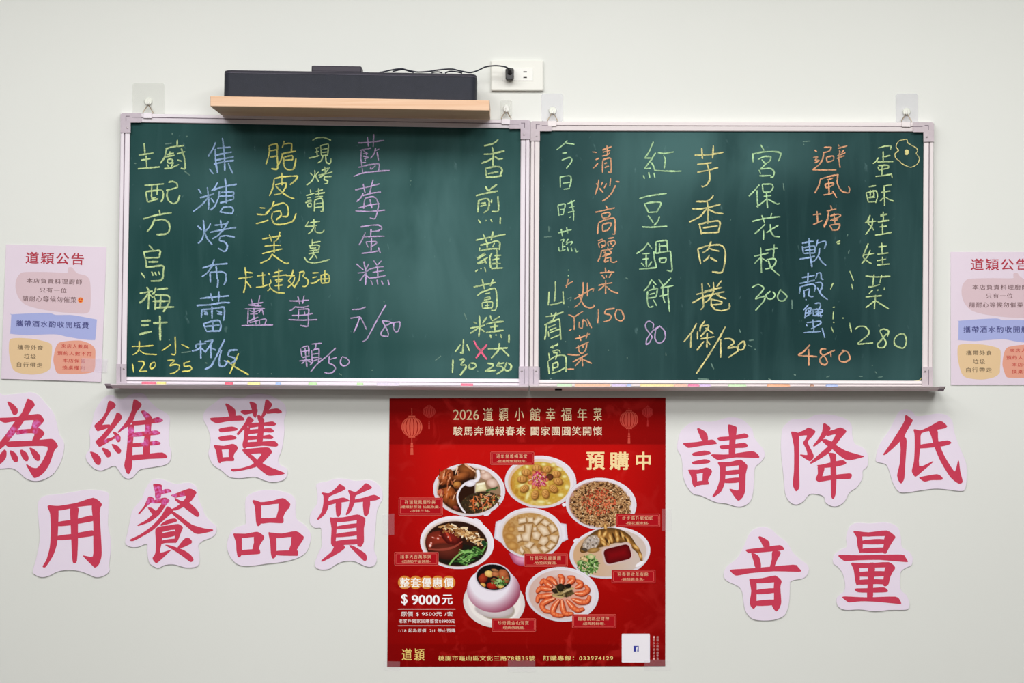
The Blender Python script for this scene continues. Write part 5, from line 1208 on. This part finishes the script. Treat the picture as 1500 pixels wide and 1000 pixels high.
m2 = np.clip((1-a.rad(701.5, 717, 35, 36.5, 4))*36+.5, 0, 1)*np.clip((a.X-a.Y*.02-682)/1.2, 0, 1)*well
a.put(m2, (150, 120, 92), False)
a.mottle(np.clip((1-a.rad(703.4, 736, 30, 16, -10))*14, 0, 1)*well, [(40, 26, 18), (66, 48, 30), (44, 40, 26), (104, 74, 44)], 3.2, 5)
for (x, y, rx, ry, rot) in [(920, 315, 8, 6.4, 10), (1010, 420, 8.2, 6.6, 20), (880, 260, 4, 3, 0)]: a.ell(*Z(x, y), rx, ry, rot, (232, 206, 190), (190, 150, 132), wob=.2, seed=int(y))
a.poly([Z(775, 430), Z(900, 410), Z(935, 530), Z(760, 555)], (238, 232, 196), (206, 190, 140)); a.poly([Z(775, 430), Z(900, 410), Z(905, 440), Z(780, 460)], (246, 240, 214))
a.stroke([Z(930, 540), Z(1010, 510), Z(1080, 490)], 1.3, (56, 84, 44)); a.stroke([Z(950, 520), Z(1060, 520)], .8, (90, 120, 60))
for _ in range(90):
    t = R_.uniform(0, 6.28); q = R_.random()**.5; x, y = 900+230*q*math.cos(t), 680+115*q*math.sin(t)-.12*(230*q*math.cos(t)); an = R_.uniform(0, 3.14); l = R_.uniform(25, 60)
    a.stroke([Z(x, y), Z(x+l*math.cos(an), y+l*math.sin(an))], R_.uniform(.45, .9), R_.choice([(206, 112, 60), (180, 84, 40), (226, 150, 96), (120, 70, 36), (64, 40, 22), (190, 180, 110), (232, 100, 40), (210, 160, 130)]))
a.stroke([Z(800, 250), Z(810, 330), Z(770, 390), Z(700, 400), Z(620, 430), Z(545, 500), Z(500, 610), Z(515, 700), Z(560, 790), Z(610, 850)], [2.6, 2.6, 2, 1.5, 1.5, 1.4, 1.4], (240, 236, 242), (214, 206, 216))
a.ell(*Z(690, 430), 7.5, 4.6, -8, (240, 236, 244), (216, 208, 220))
a.build('dish_picture', DL(0))

# abalone on cabbage in golden soup
a = Art(736, 664, 847, 746.5); Z = lambda x, y: (735+x/11.11, 660+y/11.11)
well = a.dish(791.8, 705.5, 52.8, 38.8, 2, (216, 180, 150), inner=.83, off=(-.4, 2.8))
a.mottle(well, [(176, 128, 44), (206, 168, 74), (196, 156, 56), (218, 190, 110)], 9, 21)
a.put(well*np.clip((756-a.X)/12, 0, .7), (176, 108, 40), False)
for (x, y, rx, ry, rot) in [(410, 260, 3.6, 2.6, 20), (420, 730, 3, 8, 20), (320, 560, 7, 3, -25), (460, 600, 3, 5, 30), (940, 300, 5, 3, 10), (1020, 420, 4, 2.6, 0), (1060, 590, 4, 4, 0), (770, 850, 4, 2, 0), (680, 220, 4, 2.5, 0), (840, 230, 4, 3, 0), (300, 370, 3, 4, 20), (960, 720, 5, 3, 0), (640, 830, 7, 3, 0)]:
    a.ell(*Z(x, y), rx, ry, rot, (232, 222, 160), (206, 184, 96), soft=2.2)
for (x, y, rot) in [(395, 350, 10), (570, 280, 0), (735, 300, -15), (880, 375, 5), (915, 495, 20), (840, 615, 40), (710, 695, 70), (540, 715, 100), (365, 612, -30), (330, 460, 0)]:
    a.ell(*Z(x+8, y+14), 7.2, 5.4, rot, (112, 74, 28), soft=2.4)
    a.ell(*Z(x, y), 6.6, 5.0, rot, (232, 178, 100), (150, 92, 38), light=(-.8, -1), wob=.25, seed=x)
    for k in range(3): 
        an = math.radians(rot+90); ox = (k-1)*24*math.cos(math.radians(rot)); oy = (k-1)*24*math.sin(math.radians(rot))
        a.stroke([Z(x+ox-26*math.cos(an), y+oy-26*math.sin(an)), Z(x+ox+26*math.cos(an), y+oy+26*math.sin(an))], .4, (140, 84, 36))
a.ell(*Z(780, 430), 5.5, 5, 0, (110, 60, 34), (66, 34, 22)); 
for k in range(9):
    t = k/9*6.28; a.ell(*Z(590+130*math.cos(t), 470+125*math.sin(t)), 4, 3, math.degrees(t), (226, 150, 84), (170, 84, 40))
for _ in range(130):
    t = R_.uniform(0, 6.28); q = R_.random()**.6*125; x, y = 600+q*math.cos(t), 455+q*math.sin(t); an = R_.uniform(0, 3.14); l = R_.uniform(18, 40)
    a.stroke([Z(x, y), Z(x+l*math.cos(an), y+l*math.sin(an))], R_.uniform(.35, .65), R_.choice([(170, 30, 80), (206, 70, 110), (140, 20, 60), (232, 190, 206), (120, 24, 50), (224, 120, 150)]))
a.build('dish_picture', DL(1))

# savoury rice with tiny shrimps
a = Art(823, 697, 935, 778.5); Z = lambda x, y: (820+x/11.11, 690+y/11.11)
a.ell(*Z(70, 545), 3.4, 3, 0, (236, 230, 240))
well = a.dish(880.4, 737.8, 52.4, 38.5, 4, (178, 130, 118), inner=.86, off=(-.4, 1.2))
fm = np.clip((1-a.rad(879.8, 738.6, 45.6, 34.0, 4)-(a.noise(5, 3)-.5)*.16)*30, 0, 1)
a.mottle(fm, [(52, 32, 20), (120, 80, 48), (170, 122, 78), (210, 168, 116), (96, 60, 38)], 2.6, 31)
for _ in range(420):
    t = R_.uniform(0, 6.28); q = R_.random()**.5; x, y = 879.8+44*q*math.cos(t), 738.6+32*q*math.sin(t); an = R_.uniform(0, 3.14); l = R_.uniform(1, 2.4)
    a.stroke([(x, y), (x+l*math.cos(an), y+l*math.sin(an))], R_.uniform(.35, .7), R_.choice([(222, 182, 132), (196, 146, 96), (150, 100, 62), (58, 34, 22), (234, 200, 156), (40, 26, 18)]))
for _ in range(260):
    t = R_.uniform(0, 6.28); q = R_.random()**.62; x, y = 877+25*q*math.cos(t), 734+20*q*math.sin(t); an = R_.uniform(0, 3.14); l = R_.uniform(1, 2.6)
    a.stroke([(x, y), (x+l*math.cos(an), y+l*math.sin(an))], R_.uniform(.4, .75), R_.choice([(206, 84, 50), (226, 112, 72), (180, 56, 36), (236, 150, 110), (160, 50, 30), (110, 50, 30)]))
a.build('dish_picture', DL(2))

# braised ham hock with bamboo shoots and greens
a = Art(612, 752.5, 727, 836); Z = lambda x, y: (610+x/11.11, 750+y/11.11)
a.ell(*Z(1000, 150), 8, 3.4, 30, (228, 222, 232))
well = a.dish(669.6, 794.2, 54.4, 39.2, 4, (214, 186, 166), inner=.84, off=(-1, 2.0))
a.put(well, (46, 24, 16), False)
a.put(np.clip((1-a.rad(672, 812, 36, 16, 0))*12, 0, 1)*well, (28, 26, 18), False)
a.ell(*Z(450, 520), 27.5, 19.5, 14, (142, 48, 32), (62, 18, 12), light=(-6, -5), wob=.08)
a.ell(*Z(480, 640), 24, 12, 8, (104, 42, 30), (56, 20, 14), light=(0, -3), soft=3)
a.ell(*Z(560, 400), 17, 10, 30, (128, 34, 26), (64, 14, 12), wob=.3, seed=4)
a.stroke([Z(200, 600), Z(400, 610), Z(600, 570), Z(740, 480)], [1, 2, 1], (150, 66, 52)); a.stroke([Z(450, 280), Z(520, 380), Z(560, 460)], 1.4, (186, 60, 40))
for (x, y, rx, ry) in [(225, 540, 2.4, 3.2), (350, 425, 2.0, 1.6), (240, 500, 1.6, 1.4), (270, 410, 2.6, .9), (515, 400, 1, 1.2), (380, 380, 2, .7)]: a.ell(*Z(x, y), rx, ry, 20, (250, 232, 226), (200, 90, 70), soft=1.5)
for _ in range(120):
    t = R_.random(); x = 480+560*t+R_.uniform(-60, 60); y = 240+230*t**1.6+R_.uniform(-55, 75); an = R_.uniform(0, 3.14); l = R_.uniform(30, 90)
    a.stroke([Z(x, y), Z(x+l*math.cos(an), y+l*.6*math.sin(an))], R_.uniform(.6, 1.5), R_.choice([(222, 184, 128), (236, 210, 166), (196, 146, 90), (240, 222, 190), (130, 84, 44), (160, 110, 62)]))
for _ in range(70):
    x, y = R_.uniform(620, 1060), R_.uniform(600, 830)
    if (x-1000)*.5+ (y-560) < 60 and x < 760: continue
    if ((x-669)/1+0) and ((x/11.11+610-669)/42)**2+((y/11.11+750-796)/31)**2 > 1: continue
    an = R_.choice([-.6, -.4, -.2, .5, -1]); l = R_.uniform(80, 190)
    a.stroke([Z(x-l/2*math.cos(an), y-l/2*math.sin(an)), Z(x, y+R_.uniform(-12, 12)), Z(x+l/2*math.cos(an), y+l/2*math.sin(an))], R_.uniform(.6, 1.1), R_.choice([(86, 142, 62), (120, 176, 90), (60, 110, 44), (40, 78, 34), (150, 196, 116)]))
a.stroke([Z(540, 850), Z(620, 750), Z(740, 660), Z(900, 640)], [1.3, 1.1, .8], (140, 190, 106)); a.stroke([Z(1080, 640), Z(1120, 560), Z(1150, 490)], 1.0, (110, 170, 84)); a.stroke([Z(1090, 490), Z(1110, 520)], 3, (30, 62, 36))
a.put((1-well)*np.clip((1-a.rad(669.6, 794.2, 54.4, 39.2, 4))*39+.5, 0, 1)*np.clip((a.rad(668.6, 796.2, 46.5, 33.5, 4)-1)*8, 0, 1), (236, 230, 238), False)
a.build('dish_picture', DL(3))

# bamboo pith and cube soup in a white casserole
a = Art(720, 741, 835, 831); Z = lambda x, y: (720+x/10, 735+y/10)
for s_ in (-1, 1):
    cx_ = 777.8+s_*46
    a.poly([(cx_-s_*6, 762-s_*-3), (cx_+s_*6, 764+(3 if s_ > 0 else 0)), (cx_+s_*8.5, 786+(4 if s_ > 0 else 2)), (cx_-s_*4, 796)], (234, 228, 238), (206, 196, 210))
a.poly([Z(240, 740), Z(330, 900), Z(420, 940), Z(640, 950), Z(800, 900), Z(920, 740)], (226, 160, 190), (160, 60, 96))
well = a.dish(777.8, 780.5, 48.2, 37.2, 5, (214, 196, 184), inner=.86, off=(0, 2.4))
a.mottle(well, [(170, 124, 70), (196, 156, 100), (182, 136, 78), (206, 172, 122)], 10, 51)
a.put(well*np.clip((752-a.X)/16, 0, .5), (178, 122, 58), False)
for pts_ in ([Z(390, 250), Z(505, 220), Z(515, 300), Z(395, 320)], [Z(530, 225), Z(610, 220), Z(620, 300), Z(530, 300)], [Z(600, 290), Z(680, 210), Z(755, 240), Z(650, 345)], [Z(720, 300), Z(780, 245), Z(865, 310), Z(800, 360)],
        [Z(830, 330), Z(900, 320), Z(965, 410), Z(880, 455)], [Z(670, 380), Z(720, 330), Z(810, 370), Z(860, 470), Z(760, 500)], [Z(370, 370), Z(480, 330), Z(480, 430), Z(390, 430)], [Z(490, 320), Z(600, 320), Z(580, 440), Z(560, 580), Z(450, 570), Z(430, 480), Z(500, 440)],
        [Z(590, 450), Z(660, 415), Z(725, 470), Z(690, 560), Z(610, 540)], [Z(845, 500), Z(880, 478), Z(985, 490), Z(950, 605), Z(850, 550)], [Z(680, 600), Z(730, 505), Z(820, 510), Z(835, 570), Z(770, 645)], [Z(470, 640), Z(560, 570), Z(625, 600), Z(560, 690)],
        [Z(810, 650), Z(880, 590), Z(940, 620), Z(860, 700)], [Z(555, 690), Z(640, 630), Z(730, 750), Z(600, 770)], [Z(700, 670), Z(760, 630), Z(850, 700), Z(770, 750)], [Z(360, 500), Z(420, 460), Z(450, 560), Z(380, 590)], [Z(610, 370), Z(660, 360), Z(660, 420), Z(610, 420)], [Z(400, 700), Z(430, 640), Z(480, 720), Z(450, 770)]):
    sh_ = [(x+.8, y+1.0) for x, y in pts_]; a.poly(sh_, (116, 78, 40), soft=2.2); a.poly(pts_, (236, 218, 192), (196, 162, 122), soft=1.0)
for (x, y, rx, ry) in [(290, 400, 5, 4), (270, 510, 8, 4.5), (300, 640, 9, 6)]: a.ell(*Z(x, y), rx, ry, 10, (206, 160, 92), (164, 112, 52), soft=2.5, wob=.3, seed=x)
a.build('dish_picture', DL(4))

# fried fish round a dip bowl
a = Art(832, 762, 956, 850.5); Z = lambda x, y: (825+x/10.53, 760+y/10.53)
a.ell(*Z(200, 330), 4.6, 3.2, -20, (236, 230, 238))
well = a.dish(893.4, 809.2, 59.8, 38.0, -6, (206, 168, 136), inner=.90, off=(0, .4))
g = np.clip((a.X-850)/80, 0, 1)[..., None]; a.put(well, np.asarray((206, 166, 128.))*(1-g)+np.asarray((206, 188, 178.))*g, False)
a.stroke([Z(300, 480), Z(430, 370), Z(600, 285), Z(800, 255), Z(980, 310), Z(1100, 430), Z(1180, 530), Z(1210, 640)], [4, 10, 13, 12, 9, 5, 3, 1.6], (150, 104, 50), (82, 54, 24), soft=1.5)
a.mottle(np.clip((1-a.rad(*Z(430, 370), 15.5, 10.5, -40))*6, 0, 1), [(96, 80, 66), (206, 196, 190), (150, 130, 110), (226, 216, 208)], 3.0, 61)
a.ell(*Z(330, 470), 5, 2.4, 15, (88, 74, 62), (60, 48, 40)); a.ell(*Z(470, 480), 9, 3.6, -8, (190, 150, 90), (130, 92, 46))
for (x, y, l, rot) in [(600, 300, 9, 55), (730, 290, 8, 70), (830, 250, 8, 75), (920, 260, 7, 60), (1000, 330, 7, 60), (640, 230, 6, -60), (560, 230, 6, -80), (650, 110, 5, 80), (620, 370, 6, 50), (700, 360, 6, 100), (840, 310, 5, 90), (1120, 430, 6, 40), (1190, 560, 5, 75)]:
    a.ell(*Z(x, y), l, 2.4, rot, (232, 194, 122), (170, 112, 48), wob=.3, seed=x)
for (x, y, l, rot) in [(670, 330, 5, 60), (780, 270, 6, 70), (880, 240, 5, 75), (960, 310, 4, 60)]: a.ell(*Z(x, y), l, 1.4, rot, (70, 44, 20))
def rrect(cx, cy, w, h, r, rot):
    o = []; A = math.radians(rot)
    for sx, sy, a0 in ((1, -1, -90), (1, 1, 0), (-1, 1, 90), (-1, -1, 180)):
        for i in range(6):
            t = math.radians(a0+90*i/5); x = sx*(w-r)+r*math.cos(t); y = sy*(h-r)+r*math.sin(t); o.append((cx+x*math.cos(A)-y*math.sin(A), cy+x*math.sin(A)+y*math.cos(A)))
    return o
a.poly(rrect(*Z(840, 535), 22.5, 14, 8, -14), (232, 216, 212), (206, 180, 174)); a.poly(rrect(*Z(838, 540), 19.5, 11.2, 6.5, -14), (128, 10, 16), (84, 8, 12))
for _ in range(170):
    t = R_.uniform(0, 6.28); q = R_.random()**.5; x, y = 385+160*q*math.cos(t), 705+140*q*math.sin(t); an = R_.uniform(0, 3.14); l = R_.uniform(25, 60)
    a.stroke([Z(x-l/2*math.cos(an), y-l/2*math.sin(an)), Z(x+l/2*math.cos(an), y+l/2*math.sin(an))], R_.uniform(.5, 1.0), R_.choice([(84, 130, 54), (120, 166, 86), (50, 90, 36), (160, 190, 120), (44, 70, 32), (200, 210, 160)]))
for (x, y, rx, ry) in [(340, 620, 5, 3), (300, 600, 2.4, 3), (430, 580, 4.5, 4)]: a.ell(*Z(x, y), rx, ry, 30, (226, 206, 160), (180, 140, 90) if x < 400 else (150, 180, 110), wob=.3, seed=x)
a.put(np.clip((1-a.rad(*Z(1180, 690), 8, 2.6, -33))*6, 0, 1), (240, 236, 242), False)
a.build('dish_picture', DL(5))

# white jar of stew on a saucer
a = Art(676, 821, 772, 922); Z = lambda x, y: (670+x/9.09, 815+y/9.09)
a.ell(723.8, 882, 45.6, 37.2, 8, (244, 238, 236), (222, 212, 210), soft=1)
a.ell(724.5, 882.5, 38, 30, 8, (232, 222, 214), (240, 234, 230), soft=2)
a.put(np.clip((1-a.rad(728, 893, 27, 16, 5))*8, 0, .55), (120, 104, 84), False)
a.ell(*Z(490, 700), 28, 12, 3, (222, 214, 214), (188, 176, 178), soft=1.5)
r = a.rad(722.9, 863.6, 39.2, 33.2, 5); m = np.clip((1-r)*33+.5, 0, 1)*(1-np.clip((a.Y-897.5)*.6, 0, 1))
t = np.clip((a.rad(718, 848, 47, 50, 10)-.62)/.42, 0, 1)[..., None]
a.put(m, np.asarray((236, 230, 240.))*(1-t)+np.asarray((150, 66, 92.))*t)
a.ell(723, 845.4, 27.2, 21, 6, (240, 234, 242), (214, 204, 216)); a.ell(722.8, 845.3, 24.8, 18.8, 6, (30, 24, 22), (14, 14, 14))
clip = np.clip((1-a.rad(722.8, 845.3, 24.4, 18.4, 6))*18, 0, 1); keep = a.rgb.copy()
for (x, y, rx, ry, c0, c1) in [(340, 290, 6.5, 7.5, (176, 62, 34), (90, 24, 14)), (420, 230, 6.5, 5, (240, 206, 126), (200, 150, 70)), (610, 240, 8, 8, (196, 110, 66), (110, 50, 24)), (510, 240, 6, 4.5, (200, 124, 80), (130, 66, 34)), (460, 390, 8, 5, (186, 44, 26), (110, 20, 12)),
        (340, 380, 4.5, 3.4, (232, 186, 100), (180, 126, 56)), (580, 400, 5.5, 3.2, (236, 200, 120), (190, 140, 70)), (490, 310, 6, 4.5, (170, 96, 56), (80, 40, 22)), (660, 310, 4, 5, (190, 116, 70), (120, 60, 30)), (500, 185, 6, 2.4, (190, 130, 84), (120, 70, 40))]:
    a.ell(*Z(x, y), rx, ry, 15, c0, c1, light=(-1, -1.4), wob=.3, seed=x)
a.stroke([Z(440, 300), Z(480, 270), Z(540, 290)], 1.1, (34, 20, 18))
for _ in range(60):
    x, y = R_.gauss(565, 42), R_.gauss(335, 30); an = R_.uniform(0, 3.14); l = R_.uniform(12, 30)
    a.stroke([Z(x, y), Z(x+l*math.cos(an), y+l*math.sin(an))], R_.uniform(.4, .8), R_.choice([(90, 140, 60), (130, 180, 96), (60, 104, 44), (170, 206, 140)]))
a.rgb = np.where((clip > .02)[..., None] | (abs(a.rgb-keep).sum(-1) < 1)[..., None], a.rgb*clip[..., None]+keep*(1-clip[..., None]), keep)
a.build('dish_picture', DL(6))

# ring of red shrimps round dark mushrooms
a = Art(767, 827, 880, 913); Z = lambda x, y: (765+x/10.53, 825+y/10.53)
well = a.dish(823.4, 870.2, 54.0, 40.4, 4, (206, 172, 160), inner=.80, off=(-1, 1.5))
a.put(np.clip((1-a.rad(*Z(640, 470), 39, 29, 4))*5, 0, 1)*.55, (214, 120, 84), False)
def shrimp(q, w):
    q2 = [Z(x, y) for x, y in q]
    a.stroke([(x+.9, y+1.0) for x, y in q2], [v_*1.05 for v_ in w], (120, 40, 20), soft=1.8)
    a.stroke(q2, w, (240, 136, 84), (196, 64, 32))
    qs = smooth_open(q2, 2.2, .5)
    for k in range(2, len(qs)-2, 2):
        dx, dy = qs[k+1][0]-qs[k-1][0], qs[k+1][1]-qs[k-1][1]; L_ = math.hypot(dx, dy) or 1
        a.stroke([(qs[k][0]-dy/L_*w[1]*.8, qs[k][1]+dx/L_*w[1]*.8), (qs[k][0]+dy/L_*w[1]*.8, qs[k][1]-dx/L_*w[1]*.8)], .35, (210, 84, 48))
    a.stroke(qs[:max(2, len(qs)//2)], .6, (252, 196, 160))
W4 = [1.8, 4.0, 3.6, 2.4]
for q in ([(600, 330), (610, 250), (600, 200), (570, 190)], [(520, 320), (480, 270), (430, 230), (390, 240)], [(700, 310), (770, 260), (780, 220), (720, 210)], [(830, 370), (900, 330), (890, 290), (850, 270)], [(450, 350), (390, 310), (330, 260), (290, 300)],
        [(440, 400), (370, 390), (280, 380), (230, 430)], [(820, 460), (930, 460), (1010, 410), (980, 350)], [(460, 480), (330, 500), (250, 510), (230, 580)], [(780, 550), (900, 590), (1000, 580), (1030, 510)], [(490, 540), (370, 580), (300, 640), (340, 720), (420, 740)],
        [(690, 570), (770, 660), (850, 720), (930, 700)], [(560, 570), (490, 660), (470, 760), (560, 800), (620, 795)], [(610, 570), (620, 680), (660, 770), (760, 770)]): shrimp(q, W4)
a.mottle(np.clip((1-a.rad(*Z(630, 430), 16.5, 9.5, 8)-(a.noise(4, 8)-.5)*.5)*8, 0, 1), [(40, 32, 20), (96, 76, 44), (62, 52, 32), (150, 128, 84)], 3.4, 71)
for q, c in (([(470, 480), (600, 460), (780, 380)], (170, 146, 96)), ([(480, 500), (620, 520)], (190, 166, 110)), ([(530, 370), (570, 450), (600, 470)], (150, 130, 80)), ([(640, 440), (720, 400), (790, 390)], (190, 170, 124)), ([(700, 490), (790, 460)], (96, 80, 46))): a.stroke([Z(*p) for p in q], 1.3, c)
a.ell(*Z(590, 370), 5.4, 5.6, 20, (52, 46, 30), (24, 20, 12)); a.ell(*Z(710, 345), 4.6, 3, -10, (30, 24, 18), (16, 12, 10)); a.ell(*Z(500, 420), 4, 3, 10, (60, 44, 30), (30, 22, 16))
a.build('dish_picture', DL(7))

# ------------------------------------------------------------------ strips of clear tape
tape_m = clear_mat('clear_tape', (244, 236, 246), .05, .12)
tape_hazy = clear_mat('hazy_tape', (240, 230, 244), .14, .15)
for q, d, m, lab in [
    ([(559, 753), (577.5, 752), (577.5, 783), (559, 783.5)], .0012, tape_m, 'clear tape holding the poster edge beside the splay-footed cut-out'),
    ([(969.5, 745), (984, 745.5), (984, 777), (969.5, 777)], .0012, tape_m, 'clear tape on the poster edge facing the large notice words, halfway up'),
    ([(562, 968), (586, 968.5), (586, 983), (562, 982)], .0012, tape_m, 'clear tape over the poster bottom corner below the gold shop lettering'),
    ([(744, 967), (784, 967.4), (784, 984), (744, 984)], .0012, tape_m, 'clear tape in the middle of the poster bottom edge'),
    ([(944, 966), (982, 966), (982, 982), (944, 982)], .0012, tape_m, 'clear tape on the poster bottom corner below the white square panel'),
    ([(119.5, 524), (158, 525.5), (157, 545.5), (118.5, 544)], .0034, tape_hazy, 'shiny wrinkled clear tape over the corner of the askew notice'),
    ([(759.6, 537), (791, 537.6), (791, 562.6), (759.6, 562)], .0236, tape_hazy, 'clear tape bridging the bottom corners of the two chalkboards'),
]:
    o = MB().prism(q, d, d+.00015).build('tape_strip', m)
    tag(o, lab, 'tape', 'strips of clear tape')
